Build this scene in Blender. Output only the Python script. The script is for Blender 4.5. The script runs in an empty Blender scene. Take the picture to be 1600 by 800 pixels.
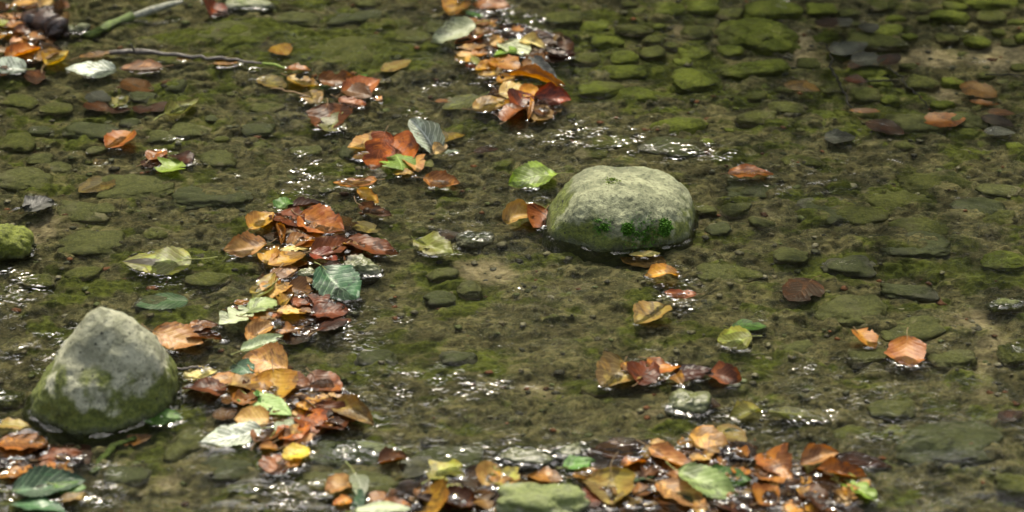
import bpy, bmesh, math, random
import numpy as np
from mathutils import Vector, Matrix

# ------------------------------------------------------------------ camera, light, exposure
SC = bpy.context.scene
COL = SC.collection
R = math.radians
PITCH, DIST, FOCAL = 31.0, 5.0, 97.0
cam_d = bpy.data.cameras.new('camera')
cam = bpy.data.objects.new('camera', cam_d); COL.objects.link(cam)
CAM = Vector((0.0, -DIST * math.cos(R(PITCH)), DIST * math.sin(R(PITCH))))
cam.location = CAM
cam.rotation_euler = (R(90 - PITCH), 0, 0)
cam_d.lens = FOCAL; cam_d.sensor_width = 36; cam_d.sensor_fit = 'HORIZONTAL'
cam_d.clip_end = 200
cam_d.dof.use_dof = True; cam_d.dof.focus_distance = 5.05; cam_d.dof.aperture_fstop = 2.6
SC.camera = cam

SUN_EL, SUN_AZ = 58.0, -4.0        # the sun stands behind the scene, a little to one side (azimuth from +Y)
world = bpy.data.worlds.new('World'); SC.world = world; world.use_nodes = True
wn = world.node_tree.nodes; wl = world.node_tree.links
sky = wn.new('ShaderNodeTexSky'); sky.sky_type = 'NISHITA'; sky.sun_disc = False
sky.sun_elevation = R(SUN_EL); sky.sun_rotation = R(SUN_AZ)
sky.dust_density = 5.0; sky.ozone_density = 0.3
hz = wn.new('ShaderNodeHueSaturation'); hz.inputs['Saturation'].default_value = .40; wl.new(sky.outputs[0], hz.inputs['Color'])
wl.new(hz.outputs[0], wn['Background'].inputs[0]); wn['Background'].inputs[1].default_value = 0.15
sun_d = bpy.data.lights.new('sun', 'SUN'); sun_d.energy = 3.1; sun_d.angle = R(0.5); sun_d.color = (1.0, 0.90, 0.70)
sun = bpy.data.objects.new('sun', sun_d); COL.objects.link(sun)
SUNDIR = Vector((math.sin(R(SUN_AZ)) * math.cos(R(SUN_EL)), math.cos(R(SUN_AZ)) * math.cos(R(SUN_EL)), math.sin(R(SUN_EL))))
sun.rotation_euler = SUNDIR.to_track_quat('Z', 'Y').to_euler()
SC.view_settings.view_transform = 'Standard'; SC.view_settings.look = 'None'
SC.view_settings.exposure = 0.92; SC.view_settings.gamma = 1.0
SC.cycles.use_denoising = True; SC.cycles.denoiser = 'OPENIMAGEDENOISE'
SC.cycles.max_bounces = 10; SC.cycles.transparent_max_bounces = 12
SC.cycles.sample_clamp_direct = 0; SC.cycles.sample_clamp_indirect = 6
SC.cycles.caustics_reflective = False; SC.cycles.caustics_refractive = True

# ------------------------------------------------------------------ small helpers
rng = np.random.default_rng(7)
random.seed(7)
def ray(x, y):
    v = Vector(((x - 800) / 800 * 18, -(y - 400) / 800 * 18, -FOCAL))
    return (cam.rotation_euler.to_matrix() @ v).normalized()
def at(x, y, z=0.0):                       # photograph position -> point on the level z
    d = ray(x, y)
    if z > -.0015: return CAM + d * ((z - CAM.z) / d.z)
    p = CAM + d * (-CAM.z / d.z)           # below the surface the line of sight is bent by the water
    hx = Vector((d.x, d.y, 0)) / 1.333; dz = -math.sqrt(1 - hx.length_squared)
    return p + Vector((hx.x, hx.y, dz)) * (z / dz)
def mpp(y):                                # metres that one photograph pixel spans at that row
    return (at(800, y) - CAM).length * 18 / 800 / FOCAL * 1.0
def sstep(a, b, x):
    t = np.clip((x - a) / (b - a), 0, 1); return t * t * (3 - 2 * t)

_perm = np.random.default_rng(3).permutation(512).astype(np.int64)
_perm = np.concatenate([_perm, _perm, _perm, _perm])
_g = np.random.default_rng(4).normal(size=(512, 3)); _g /= np.linalg.norm(_g, axis=1)[:, None]
def perlin(P):
    P = np.asarray(P, float)
    I = np.floor(P).astype(np.int64); F = P - I; I = I & 511
    U = F * F * F * (F * (F * 6 - 15) + 10)
    out = 0.0
    for dx in (0, 1):
        for dy in (0, 1):
            for dz in (0, 1):
                h = _perm[_perm[_perm[(I[..., 0] + dx) & 511] + ((I[..., 1] + dy) & 511)] + ((I[..., 2] + dz) & 511)]
                g = _g[h & 511]
                d = F - np.array((dx, dy, dz))
                w = (U[..., 0] if dx else 1 - U[..., 0]) * (U[..., 1] if dy else 1 - U[..., 1]) * (U[..., 2] if dz else 1 - U[..., 2])
                out = out + w * (g * d).sum(-1)
    return out * 1.6
def fbm(P, oct=4, gain=0.5, lac=2.03):
    a, f, s = 1.0, 1.0, 0.0
    for k in range(oct):
        s = s + a * perlin(P * f + 17.3 * k); a *= gain; f *= lac
    return s
def xy3(X, Y, f, fy=None, z=0.0):
    return np.stack([X * f, Y * (fy or f), np.full_like(X, z)], -1)

def mesh_np(name, V, F, mat=None, uv=None, smooth=True):
    me = bpy.data.meshes.new(name)
    V = np.asarray(V, np.float32); F = np.asarray(F, np.int32); n = F.shape[1]
    me.vertices.add(len(V)); me.vertices.foreach_set('co', V.ravel())
    me.loops.add(F.size); me.loops.foreach_set('vertex_index', F.ravel())
    me.polygons.add(len(F)); me.polygons.foreach_set('loop_start', np.arange(0, F.size, n, dtype=np.int32))
    if smooth: me.polygons.foreach_set('use_smooth', np.ones(len(F), bool))
    if uv is not None:
        l = me.uv_layers.new(name='uv'); l.data.foreach_set('uv', np.asarray(uv, np.float32)[F.ravel()].ravel())
    me.update(calc_edges=True); me.validate()
    if mat: me.materials.append(mat)
    return me
def link(name, me, parent=None):
    o = bpy.data.objects.new(name, me); COL.objects.link(o)
    if parent: o.parent = parent
    return o
def tag(o, label=None, cat=None, group=None, kind=None):
    if label: o['label'] = label
    if cat: o['category'] = cat
    if group: o['group'] = group
    if kind: o['kind'] = kind
    return o
def grid_faces(nx, ny):
    i = np.arange(nx * ny).reshape(ny, nx)
    return np.stack([i[:-1, :-1], i[:-1, 1:], i[1:, 1:], i[1:, :-1]], -1).reshape(-1, 4)
def add_attr(me, name, vals):
    a = me.attributes.new(name, 'FLOAT_COLOR', 'POINT')
    v = np.ones((len(vals), 4), np.float32); v[:, :vals.shape[1]] = vals
    a.data.foreach_set('color', v.ravel())

# ------------------------------------------------------------------ materials
class NT:
    def __init__(s, name):
        s.m = bpy.data.materials.new(name); s.m.use_nodes = True
        s.t = s.m.node_tree; s.t.nodes.clear()
        s.out = s.n('ShaderNodeOutputMaterial')
    def n(s, typ, **kw):
        nd = s.t.nodes.new(typ)
        for k, v in kw.items(): setattr(nd, k, v)
        return nd
    def l(s, a, b): s.t.links.new(a, b)
    def put(s, sock, v):
        if hasattr(v, 'is_linked'): s.l(v, sock)
        elif isinstance(v, (tuple, list)) and len(v) == 3 and len(getattr(sock, 'default_value', [])) == 4: sock.default_value = (*v, 1)
        else: sock.default_value = v
    def noise(s, vec, scale, detail=4, rough=0.55, dist=0.0):
        nd = s.n('ShaderNodeTexNoise'); s.l(vec, nd.inputs['Vector'])
        nd.inputs['Scale'].default_value = scale; nd.inputs['Detail'].default_value = detail
        nd.inputs['Roughness'].default_value = rough; nd.inputs['Distortion'].default_value = dist
        return nd.outputs['Fac']
    def voro(s, vec, scale, feature='F1', out='Distance'):
        nd = s.n('ShaderNodeTexVoronoi', feature=feature); s.l(vec, nd.inputs['Vector'])
        nd.inputs['Scale'].default_value = scale
        return nd.outputs[out]
    def ramp(s, fac, a, b, lo=0.0, hi=1.0):
        nd = s.n('ShaderNodeMapRange', interpolation_type='SMOOTHSTEP'); s.l(fac, nd.inputs[0])
        for i, v in enumerate((a, b, lo, hi)): nd.inputs[i + 1].default_value = v
        return nd.outputs[0]
    def mix(s, fac, a, b, mode='MIX'):
        nd = s.n('ShaderNodeMix', data_type='RGBA', blend_type=mode)
        s.put(nd.inputs[0], fac); s.put(nd.inputs[6], a); s.put(nd.inputs[7], b)
        return nd.outputs[2]
    def math(s, op, a, b=0.0):
        nd = s.n('ShaderNodeMath', operation=op); s.put(nd.inputs[0], a); s.put(nd.inputs[1], b)
        return nd.outputs[0]
    def bump(s, h, strength, dist, nrm=None):
        nd = s.n('ShaderNodeBump'); s.l(h, nd.inputs['Height'])
        nd.inputs['Strength'].default_value = strength; nd.inputs['Distance'].default_value = dist
        if nrm is not None: s.l(nrm, nd.inputs['Normal'])
        return nd.outputs[0]
    def bsdf(s, color, rough, nrm=None, spec=0.5):
        p = s.n('ShaderNodeBsdfPrincipled'); s.put(p.inputs['Base Color'], color); s.put(p.inputs['Roughness'], rough)
        p.inputs['Specular IOR Level'].default_value = spec
        if nrm is not None: s.l(nrm, p.inputs['Normal'])
        return p.outputs[0]
    def done(s, sh): s.l(sh, s.out.inputs['Surface']); return s.m

def stone_mat(name, rock, rock2, moss, moss2, cover, pits=0.3, rough=0.75, fine=1.0):
    """rock with algae and moss: COVER is the share of green; green gathers low on the stone and in patches"""
    t = NT(name)
    tc = t.n('ShaderNodeTexCoord'); oi = t.n('ShaderNodeObjectInfo')
    add = t.n('ShaderNodeVectorMath', operation='ADD'); t.l(tc.outputs['Object'], add.inputs[0])
    rv = t.n('ShaderNodeCombineXYZ'); sc = t.math('MULTIPLY', oi.outputs['Random'], 31.0)
    t.l(sc, rv.inputs[0]); t.l(sc, rv.inputs[1]); t.l(rv.outputs[0], add.inputs[1]); v = add.outputs[0]
    big = t.noise(v, 9, 5, .6); mid = t.noise(v, 34, 6, .65, .4); sm = t.noise(v, 150, 4, .7); gr = t.noise(v, 420, 2, .6)
    c = t.mix(t.ramp(mid, .35, .65), rock, rock2)
    c = t.mix(t.ramp(sm, .50, .66, 0, .7), c, tuple(x * .32 for x in rock2))
    c = t.mix(t.ramp(gr, .5, .75, 0, .2), c, tuple(min(1, x * 1.4) for x in rock))
    c = t.mix(t.ramp(big, .50, .60, 0, .55), c, tuple(x * .62 for x in rock2))
    crk = t.math('MULTIPLY', t.ramp(t.voro(t.mix(.06, v, t.n('ShaderNodeTexNoise').outputs['Color']), 11, 'DISTANCE_TO_EDGE'), .004, .018, 1, 0), t.ramp(mid, .45, .6))
    c = t.mix(t.math('MULTIPLY', crk, .55), c, tuple(x * .25 for x in rock2))
    m = t.mix(t.ramp(sm, .35, .65), moss, moss2)
    m = t.mix(t.ramp(gr, .53, .66, 0, .6), m, tuple(x * .35 for x in moss2)); m = t.mix(t.ramp(mid, .5, .66, 0, .7), m, tuple(x * .5 for x in moss2)); m = t.mix(t.ramp(big, .55, .7, 0, .5), m, rock2)
    at_ = t.n('ShaderNodeAttribute', attribute_name='cover'); sep = t.n('ShaderNodeSeparateColor'); t.l(at_.outputs[0], sep.inputs[0])
    s = t.math('ADD', t.math('MULTIPLY', big, 0.75), t.math('MULTIPLY', mid, 0.5))
    s = t.math('ADD', s, t.math('MULTIPLY', t.math('SUBTRACT', sep.outputs[0], 0.5), 0.9))
    k = t.ramp(s, .86 - cover * .55, 1.02 - cover * .55)
    c = t.mix(k, c, m)
    # the odd pale lichen and black pit
    pit = t.math('MULTIPLY', t.ramp(t.voro(v, 60), .10, .18, 1, 0), t.ramp(big, .5, .62))
    c = t.mix(t.math('MULTIPLY', pit, pits * 2), c, (.012, .013, .01))
    wetk = t.math('MULTIPLY', sep.outputs[1], t.ramp(mid, .2, .5, .75, 1))
    c = t.mix(wetk, c, t.mix(.62, c, (.010, .011, .006)))
    h = t.math('ADD', t.math('MULTIPLY', mid, 1.0), t.math('MULTIPLY', sm, .5))
    h = t.math('ADD', h, t.math('MULTIPLY', gr, .22))
    n = t.bump(h, .8 * fine, .006)
    return t.done(t.bsdf(c, t.math('SUBTRACT', rough, t.math('MULTIPLY', sep.outputs[1], rough * .55)), n, .4))

def leaf_mat(name, a, b, vein=(.25, .16, .05), vk=.35, rough=.3, trans=.32, spot=.3, fuzz=.5, glow=None):
    t = NT(name)
    tc = t.n('ShaderNodeTexCoord'); oi = t.n('ShaderNodeObjectInfo')
    add = t.n('ShaderNodeVectorMath', operation='ADD'); t.l(tc.outputs['Object'], add.inputs[0])
    rv = t.n('ShaderNodeCombineXYZ'); sc = t.math('MULTIPLY', oi.outputs['Random'], 57.0)
    t.l(sc, rv.inputs[0]); t.l(sc, rv.inputs[2]); t.l(rv.outputs[0], add.inputs[1]); v = add.outputs[0]
    uvx = t.n('ShaderNodeSeparateXYZ'); t.l(tc.outputs['UV'], uvx.inputs[0])
    u = uvx.outputs[0]; vv = t.math('ABSOLUTE', t.math('SUBTRACT', uvx.outputs[1], .5))     # 0 midrib .. .5 margin
    blot = t.noise(v, 38, 5, .62, .5); fine = t.noise(v, 240, 3, .6)
    f = t.math('ADD', blot, t.math('MULTIPLY', t.math('SUBTRACT', vv, .22), fuzz))
    c = t.mix(t.ramp(f, .40, .64), a, b)
    c = t.mix(t.ramp(fine, .45, .75, 0, .35), c, tuple(x * .55 for x in b))
    decay = t.noise(v, 21, 4, .65, .8); dr = t.math('FRACT', t.math('MULTIPLY', oi.outputs['Random'], 3.71))
    c = t.mix(t.math('MULTIPLY', t.ramp(t.math('ADD', decay, t.math('MULTIPLY', dr, .20)), .58, .66), .8), c, tuple(x * .28 + .006 for x in b))
    q = t.math('FRACT', t.math('MULTIPLY', t.math('SUBTRACT', u, t.math('MULTIPLY', vv, .62)), 8.5))
    side = t.math('ABSOLUTE', t.math('SUBTRACT', q, .5))
    vm = t.math('MAXIMUM', t.ramp(side, .03, .09, 1, 0), t.ramp(vv, .012, .03, 1, 0))
    net = t.ramp(t.voro(v, 420, 'DISTANCE_TO_EDGE'), .02, .12, .35, 0)
    vm = t.math('MULTIPLY', t.math('MAXIMUM', vm, net), vk)
    c = t.mix(vm, c, vein)
    sp = t.math('MULTIPLY', t.ramp(t.voro(v, 130), .12, .22, 1, 0), t.ramp(t.noise(v, 26, 2), .5, .6))
    c = t.mix(t.math('MULTIPLY', sp, spot), c, (.035, .018, .008))
    if name == 'leaf_stain':
        band = t.math('MULTIPLY', t.ramp(t.math('ADD', u, t.math('MULTIPLY', t.math('SUBTRACT', blot, .5), .3)), .42, .55), t.ramp(t.math('SUBTRACT', vv, t.math('MULTIPLY', u, .28)), -.06, .02, 1, 0))
        c = t.mix(band, c, (.040, .032, .018))
    hs = t.n('ShaderNodeHueSaturation'); t.l(c, hs.inputs['Color'])
    t.l(t.math('ADD', t.math('MULTIPLY', oi.outputs['Random'], .5), .72), hs.inputs['Value'])
    rnd2 = t.math('FRACT', t.math('MULTIPLY', oi.outputs['Random'], 7.13))
    t.l(t.math('ADD', t.math('MULTIPLY', rnd2, .03), .488), hs.inputs['Hue'])
    c = hs.outputs[0]
    h = t.math('ADD', t.math('MULTIPLY', t.ramp(side, 0, .3), -.25), t.math('MULTIPLY', blot, 1.0))
    h = t.math('ADD', h, t.math('MULTIPLY', fine, .35))
    n = t.bump(h, .4, .0018)
    p = t.bsdf(c, t.math('ADD', t.math('MULTIPLY', blot, .25), rough - .02), n, .14 if name in ('leaf_maroon', 'leaf_rustdk', 'leaf_slate', 'leaf_grey', 'leaf_brown') else .32)
    tr = t.n('ShaderNodeBsdfTranslucent'); t.l(n, tr.inputs['Normal'])
    bright = t.n('ShaderNodeHueSaturation'); t.l(c, bright.inputs['Color']); bright.inputs['Saturation'].default_value = 1.15; bright.inputs['Value'].default_value = 1.5
    t.l(bright.outputs[0], tr.inputs['Color'])
    mx = t.n('ShaderNodeMixShader'); mx.inputs[0].default_value = trans
    t.l(p, mx.inputs[1]); t.l(tr.outputs[0], mx.inputs[2])
    return t.done(mx.outputs[0])

def plain_mat(name, a, b, scale=60, rough=.6, bump=.5, spec=.4):
    t = NT(name); tc = t.n('ShaderNodeTexCoord'); v = tc.outputs['Object']
    n1 = t.noise(v, scale, 5, .65, .4); n2 = t.noise(v, scale * 5, 3, .6)
    c = t.mix(t.ramp(n1, .35, .65), a, b); c = t.mix(t.ramp(n2, .5, .7, 0, .5), c, tuple(x * .4 for x in b))
    return t.done(t.bsdf(c, rough, t.bump(t.math('ADD', n1, t.math('MULTIPLY', n2, .4)), bump, .004), spec))

PAL = {   # name: (words, a, b, vein, vein strength, roughness, translucency)
 'orange':  ('orange',             (.45, .175, .024), (.30, .090, .013), (.55, .27, .06), .35, .33, .34),
 'red':     ('deep red brown',     (.22, .050, .013), (.11, .024, .008), (.28, .08, .02), .30, .26, .30),
 'redor':   ('reddish orange',     (.41, .132, .016), (.26, .070, .011), (.48, .16, .03), .32, .28, .34),
 'rust':    ('rust brown',         (.30, .100, .022), (.17, .050, .013), (.34, .13, .04), .32, .30, .30),
 'rustdk':  ('dark rust',          (.120, .036, .012), (.060, .018, .007), (.18, .06, .02), .30, .28, .24),
 'maroon':  ('dark maroon',        (.050, .016, .010), (.024, .009, .006), (.09, .035, .02), .30, .26, .16),
 'brown':   ('brown',              (.19, .085, .030), (.10, .042, .016), (.25, .13, .05), .30, .30, .24),
 'amber':   ('amber',              (.47, .205, .030), (.33, .105, .016), (.56, .30, .07), .35, .33, .36),
 'ochre':   ('ochre yellow',       (.40, .23, .030), (.25, .115, .018), (.50, .33, .08), .35, .34, .34),
 'tan':     ('tan',                (.47, .25, .095), (.34, .135, .038), (.58, .36, .17), .35, .36, .30),
 'cream':   ('cream',              (.58, .42, .20), (.44, .26, .095), (.68, .54, .30), .35, .34, .28),
 'pink':    ('pinkish brown',      (.43, .230, .085), (.30, .130, .040), (.48, .26, .16), .35, .34, .26),
 'khaki':   ('khaki brown',        (.27, .185, .050), (.20, .105, .028), (.36, .27, .10), .35, .34, .28),
 'olive':   ('olive green',        (.20, .215, .035), (.135, .120, .020), (.30, .31, .08), .40, .32, .30),
 'yellow':  ('yellow',             (.52, .36, .040), (.38, .20, .025), (.60, .47, .11), .35, .34, .34),
 'ygreen':  ('yellow green',       (.36, .40, .040), (.30, .25, .028), (.46, .50, .12), .40, .34, .36),
 'stain':   ('yellow green',       (.36, .40, .040), (.30, .25, .028), (.46, .50, .12), .40, .34, .36),
 'lime':    ('bright lime green',  (.30, .46, .045), (.22, .33, .030), (.42, .58, .14), .40, .32, .36),
 'green':   ('mid green',          (.095, .225, .030), (.060, .145, .022), (.20, .34, .09), .50, .32, .30),
 'palegrn': ('pale green',         (.34, .44, .15), (.24, .33, .090), (.48, .56, .26), .50, .34, .30),
 'sage':    ('silvery sage green', (.40, .45, .27), (.29, .33, .16), (.56, .60, .42), .50, .36, .24),
 'white':   ('silvery white-veined green', (.46, .52, .40), (.36, .42, .28), (.72, .75, .64), .75, .34, .18),  # pale underside and veins, with wet glare put into the silvery colour
 'dkgreen': ('dark green',         (.040, .105, .036), (.024, .064, .026), (.19, .27, .15), .60, .28, .16),
 'slate':   ('slate grey',         (.052, .056, .048), (.028, .030, .026), (.12, .12, .11), .30, .28, .08),
 'grey':    ('grey',               (.10, .10, .085), (.06, .06, .048), (.22, .22, .19), .30, .32, .10),
 'dkolive': ('dark olive',         (.070, .070, .022), (.040, .036, .012), (.11, .11, .04), .30, .28, .14),
}
dim = lambda c, k=.92: tuple(x * k for x in c)
warm = lambda c: (c[0] * 1.04, c[1] * 1.12, c[2] * .80) if c[0] > 1.25 * c[1] else tuple(x * .92 for x in c)
LM = {k: leaf_mat('leaf_' + k, warm(v[1]), warm(v[2]), dim(v[3]), v[4], v[5], v[6]) for k, v in PAL.items()}
M_stalk = plain_mat('leaf_stalk', (.22, .15, .05), (.13, .07, .025), 200, .45)
M_stalkg = plain_mat('leaf_stalk_green', (.26, .30, .07), (.20, .20, .05), 200, .45)
M_cobble = stone_mat('mossy_cobble', (.175, .15, .08), (.10, .09, .046), (.112, .118, .022), (.060, .066, .014), .46, .1, .8, 1.3)
M_algae = stone_mat('algae_stone', (0.216, 0.189, 0.111), (0.135, 0.124, 0.073), (0.115, 0.119, 0.035), (0.070, 0.074, 0.023), .55, .3, .8)
M_dark = stone_mat('dark_stone', (0.115, 0.111, 0.078), (0.061, 0.059, 0.043), (0.074, 0.084, 0.027), (0.046, 0.051, 0.018), .45, .3, .7)
M_hero = stone_mat('pale_boulder', (.25, .262, .150), (.115, .125, .066), (.125, .145, .022), (.060, .078, .012), .52, .8, .8, 1.15)
M_peak = stone_mat('grey_boulder', (.36, .36, .25), (.19, .195, .12), (.135, .155, .026), (.066, .084, .014), .50, .9, .8, 1.15)
M_wet = stone_mat('wet_stone', (.22, .21, .15), (.12, .12, .085), (.12, .13, .045), (.07, .08, .03), .35, .3, .30, .5)
M_pale = stone_mat('pale_mossy_stone', (.27, .275, .17), (.16, .17, .10), (.17, .20, .055), (.11, .14, .035), .36, .4, .6, 1.3)
M_green = stone_mat('deep_moss_stone', (.18, .16, .07), (.10, .095, .04), (.150, .175, .016), (.082, .098, .011), .76, .05, .8, 1.3)
M_moss = plain_mat('moss_leaf', (.10, .25, .016), (.040, .12, .008), 300, .6, .2)
M_mossy = plain_mat('moss_yellow', (.20, .27, .03), (.10, .16, .02), 300, .6, .2)
M_bark = plain_mat('wet_bark', (.090, .075, .058), (.030, .024, .018), 90, .28, .8, .5)
M_barkpale = plain_mat('grey_bark', (.26, .26, .20), (.10, .11, .07), 80, .4, .8)
M_mossbark = plain_mat('mossy_bark', (.085, .125, .018), (.040, .060, .010), 90, .7, .8)
M_black = plain_mat('black_stick', (.020, .017, .013), (.008, .007, .006), 90, .5, .6)
M_rot = plain_mat('rotten_wood', (.050, .026, .016), (.014, .009, .007), 45, .32, 1.0, .5)
REFRACT, WAVE = True, 1.0

# ------------------------------------------------------------------ unseen wood: far trees and bank added for dark reflections, and an overhanging bough
gw = np.random.default_rng(21)
def leaf_faces(C, size, g):
    n = len(C)
    a = g.normal(size=(n, 3)); a /= np.linalg.norm(a, axis=1)[:, None]
    b = np.cross(a, g.normal(size=(n, 3))); b /= np.linalg.norm(b, axis=1)[:, None]
    s_ = size * g.uniform(.6, 1.4, (n, 1))
    V = np.stack([C - a * s_, C + b * s_ * .45, C + a * s_, C - b * s_ * .45], 1).reshape(-1, 3)
    return V, np.arange(4 * n).reshape(n, 4)
t = NT('wood_foliage'); tc = t.n('ShaderNodeTexCoord'); fn = t.noise(tc.outputs['Object'], 3, 3, .6)
c = t.mix(t.ramp(fn, .35, .65), (.030, .058, .012), (.085, .065, .018))
d_ = t.bsdf(c, .5, None, .3); tl = t.n('ShaderNodeBsdfTranslucent'); t.put(tl.inputs['Color'], c); mx = t.n('ShaderNodeMixShader'); mx.inputs[0].default_value = .35
t.l(d_, mx.inputs[1]); t.l(tl.outputs[0], mx.inputs[2]); M_fol = t.done(mx.outputs[0])
CC = []
for gx in np.arange(-10, 10.1, .62):
    for gz in np.arange(.2, 9.2, .62):
        y = 6.2 + .42 * gz + gw.uniform(-.6, .6)
        if gz > 8.0 + .8 * math.sin(gx * 1.7) + gw.uniform(-.5, .5): continue
        CC.append(np.array((gx + gw.uniform(-.25, .25), y, gz + gw.uniform(-.2, .2))) + gw.normal(size=(200, 3)) * gw.uniform(.22, .40))
V, F = leaf_faces(np.concatenate(CC), .10, gw)
tag(link('far_woods', mesh_np('far_woods', V, F, M_fol)), kind='stuff')
bxs, bys = np.linspace(-14, 14, 90), np.linspace(9.0, 14.5, 30)
Xb, Yb = np.meshgrid(bxs, bys)
Zb = -.3 + 1.25 * (Yb - 9.0) + .5 * fbm(np.stack([Xb * .7, Yb * .7, Xb * 0], -1), 3)
t = NT('backdrop_bank'); tc = t.n('ShaderNodeTexCoord'); n1 = t.noise(tc.outputs['Object'], 2.5, 5, .65)
bank_m = t.done(t.bsdf(t.mix(t.ramp(n1, .35, .65), (.030, .026, .014), (.035, .050, .012)), .95, t.bump(n1, .8, .1), .1))
tag(link('backdrop_bank', mesh_np('backdrop_bank', np.stack([Xb, Yb, Zb], -1).reshape(-1, 3), grid_faces(90, 30), bank_m)), kind='structure')  # unseen slope added behind the trees to block low sky in reflections
# bough over the far corner: its leaves keep the sun off the cobbles there
def over(px, py, h): p = at(px, py, 0); return np.array(p) + np.array(SUNDIR) * (h / SUNDIR.z)
CC = []
for k in range(50):
    px, py = gw.uniform(1020, 1900), gw.uniform(-220, 190)
    if px < 1180 and gw.random() < .5: continue
    CC.append(over(px, py, gw.uniform(2.6, 3.4)) + gw.normal(size=(26, 3)) * np.array((.10, .14, .10)))
for k in range(12):
    CC.append(over(gw.uniform(1100, 1700), gw.uniform(190, 480), gw.uniform(2.6, 3.4)) + gw.normal(size=(16, 3)) * np.array((.07, .10, .08)))
for k in range(6):
    CC.append(over(gw.uniform(-300, 1000), gw.uniform(-150, 100), gw.uniform(2.6, 3.4)) + gw.normal(size=(14, 3)) * np.array((.07, .10, .08)))
V, F = leaf_faces(np.concatenate(CC), .040, gw)
bough = link('bough', None); tag(bough, 'leafy bough hanging over the stream, shading the far cobbles', 'bough')
link('foliage', mesh_np('foliage', V, F, M_fol), bough)
# ------------------------------------------------------------------ stream bed
def axis(lo, hi, step, far, grow=1.16):
    core = np.arange(lo, hi + step / 2, step)
    out, s, p = [], step, 0.0
    while p < far: s = min(s * grow, .5); p += s; out.append(p)
    out = np.array(out)
    return np.concatenate([(lo - out)[::-1], core, hi + out])
def bumps(X, Y, items):                    # soft patches given as photograph position, half sizes and weight
    A = np.zeros_like(X)
    for (px, py, rx, ry, k) in items:
        c = at(px, py, -.05); m = mpp(py)
        A += k * np.exp(-(((X - c.x) / (rx * m)) ** 2 + ((Y - c.y) / (ry * m / .515)) ** 2))
    return A
SAND = [(760,430,60,20,.7),(700,425,50,14,.3),(900,450,90,14,.4),(1555,540,40,40,.55),(1530,600,26,50,.55),(1440,85,60,26,.9),(1560,95,60,24,.9),(1250,70,40,40,.7),
        (1200,98,60,10,.7),(1480,150,30,20,.8),(620,450,60,24,.5),(660,560,90,30,.3),(860,610,120,20,.5),(1000,655,120,14,.5),(1080,345,30,24,.5),(150,350,60,30,.5),(60,370,30,40,.6),
        (160,270,50,24,.6),(250,760,60,30,.4),(300,720,40,40,.4),(130,140,70,16,.3),(1580,70,40,20,.8),(1060,45,14,14,.8),(1400,330,60,14,.25),(1170,340,60,20,.4),(1500,500,60,18,.5),(620,690,80,20,.4)]
MOSS = [(690,440,40,30,.8),(740,470,50,22,.6),(560,585,60,20,.7),(700,570,120,18,.6),(900,610,40,14,.5),(1010,500,30,18,.7),(1000,600,60,14,.4),(1260,320,60,20,.7),(1330,420,70,20,.6),
        (1480,420,80,20,.6),(1400,300,90,20,.5),(1560,450,60,16,.8),(1350,480,90,14,.5),(540,80,130,40,.8),(350,70,120,40,.5),(620,100,60,30,.5),(300,150,120,20,.4),(100,200,120,30,.5),(250,440,70,24,.9),(330,410,50,14,.6),
        (120,450,70,16,.8),(280,500,60,20,.7),(250,660,60,40,.8),(340,720,40,20,.4),(470,60,120,40,.4),(1000,70,140,60,.5),(1150,150,160,20,.5),(1350,180,140,40,.5),(880,80,60,50,.5),(1430,200,120,24,.5),(470,130,60,24,.4),
        (1230,560,60,18,.4),(1120,400,40,16,.3),(840,340,40,20,.3),(560,250,60,20,.3),(900,150,120,16,.4),(1230,440,60,24,.3),(1560,240,60,20,.4)]
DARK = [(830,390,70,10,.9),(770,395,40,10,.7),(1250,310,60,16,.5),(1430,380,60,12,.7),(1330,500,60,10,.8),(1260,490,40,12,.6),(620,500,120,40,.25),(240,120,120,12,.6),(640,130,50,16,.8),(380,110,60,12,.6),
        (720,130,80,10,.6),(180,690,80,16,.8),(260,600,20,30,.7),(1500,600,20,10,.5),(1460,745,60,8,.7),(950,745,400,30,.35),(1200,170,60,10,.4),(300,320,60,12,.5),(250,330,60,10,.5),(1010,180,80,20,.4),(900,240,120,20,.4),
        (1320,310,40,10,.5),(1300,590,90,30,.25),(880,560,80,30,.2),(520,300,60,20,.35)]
STEPS = [(1330,70,430,120,-.045),(130,200,250,130,-.008),(1330,498,70,16,.016),(1400,385,70,16,.018),(1280,330,60,14,.016),(1450,700,140,40,.02),(1160,440,60,20,.012),(1420,560,50,24,.012),(700,585,120,18,.010),(600,520,90,24,.008),(770,380,70,14,.014),(900,380,120,14,-.016),
         (1080,230,140,26,.018),(960,260,60,16,.016),(500,300,100,30,.015),(330,310,80,24,.018),(210,305,80,24,.018),(540,85,110,34,.02),(345,60,90,30,.018),(560,720,160,36,.02),(1000,640,120,22,.010),(1230,610,120,40,.012),(1500,380,60,18,.012)]
bx = axis(-1.22, 1.22, .0034, 7.0); by = axis(-.95, 1.28, .0042, 8.0)
X, Y = np.meshgrid(bx, by)
sand = np.clip(bumps(X, Y, SAND) + .25 * perlin(xy3(X, Y, 9, 12, 4.)), 0, 1)
mossm = bumps(X, Y, MOSS); darkm = bumps(X, Y, DARK)
wX = X + .035 * perlin(xy3(X, Y, 7, 9, 1.)); wY = Y + .035 * perlin(xy3(X, Y, 7, 9, 2.))
ledge = fbm(xy3(wX, wY, 6.0, 9.0, 3.), 3)
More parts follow.
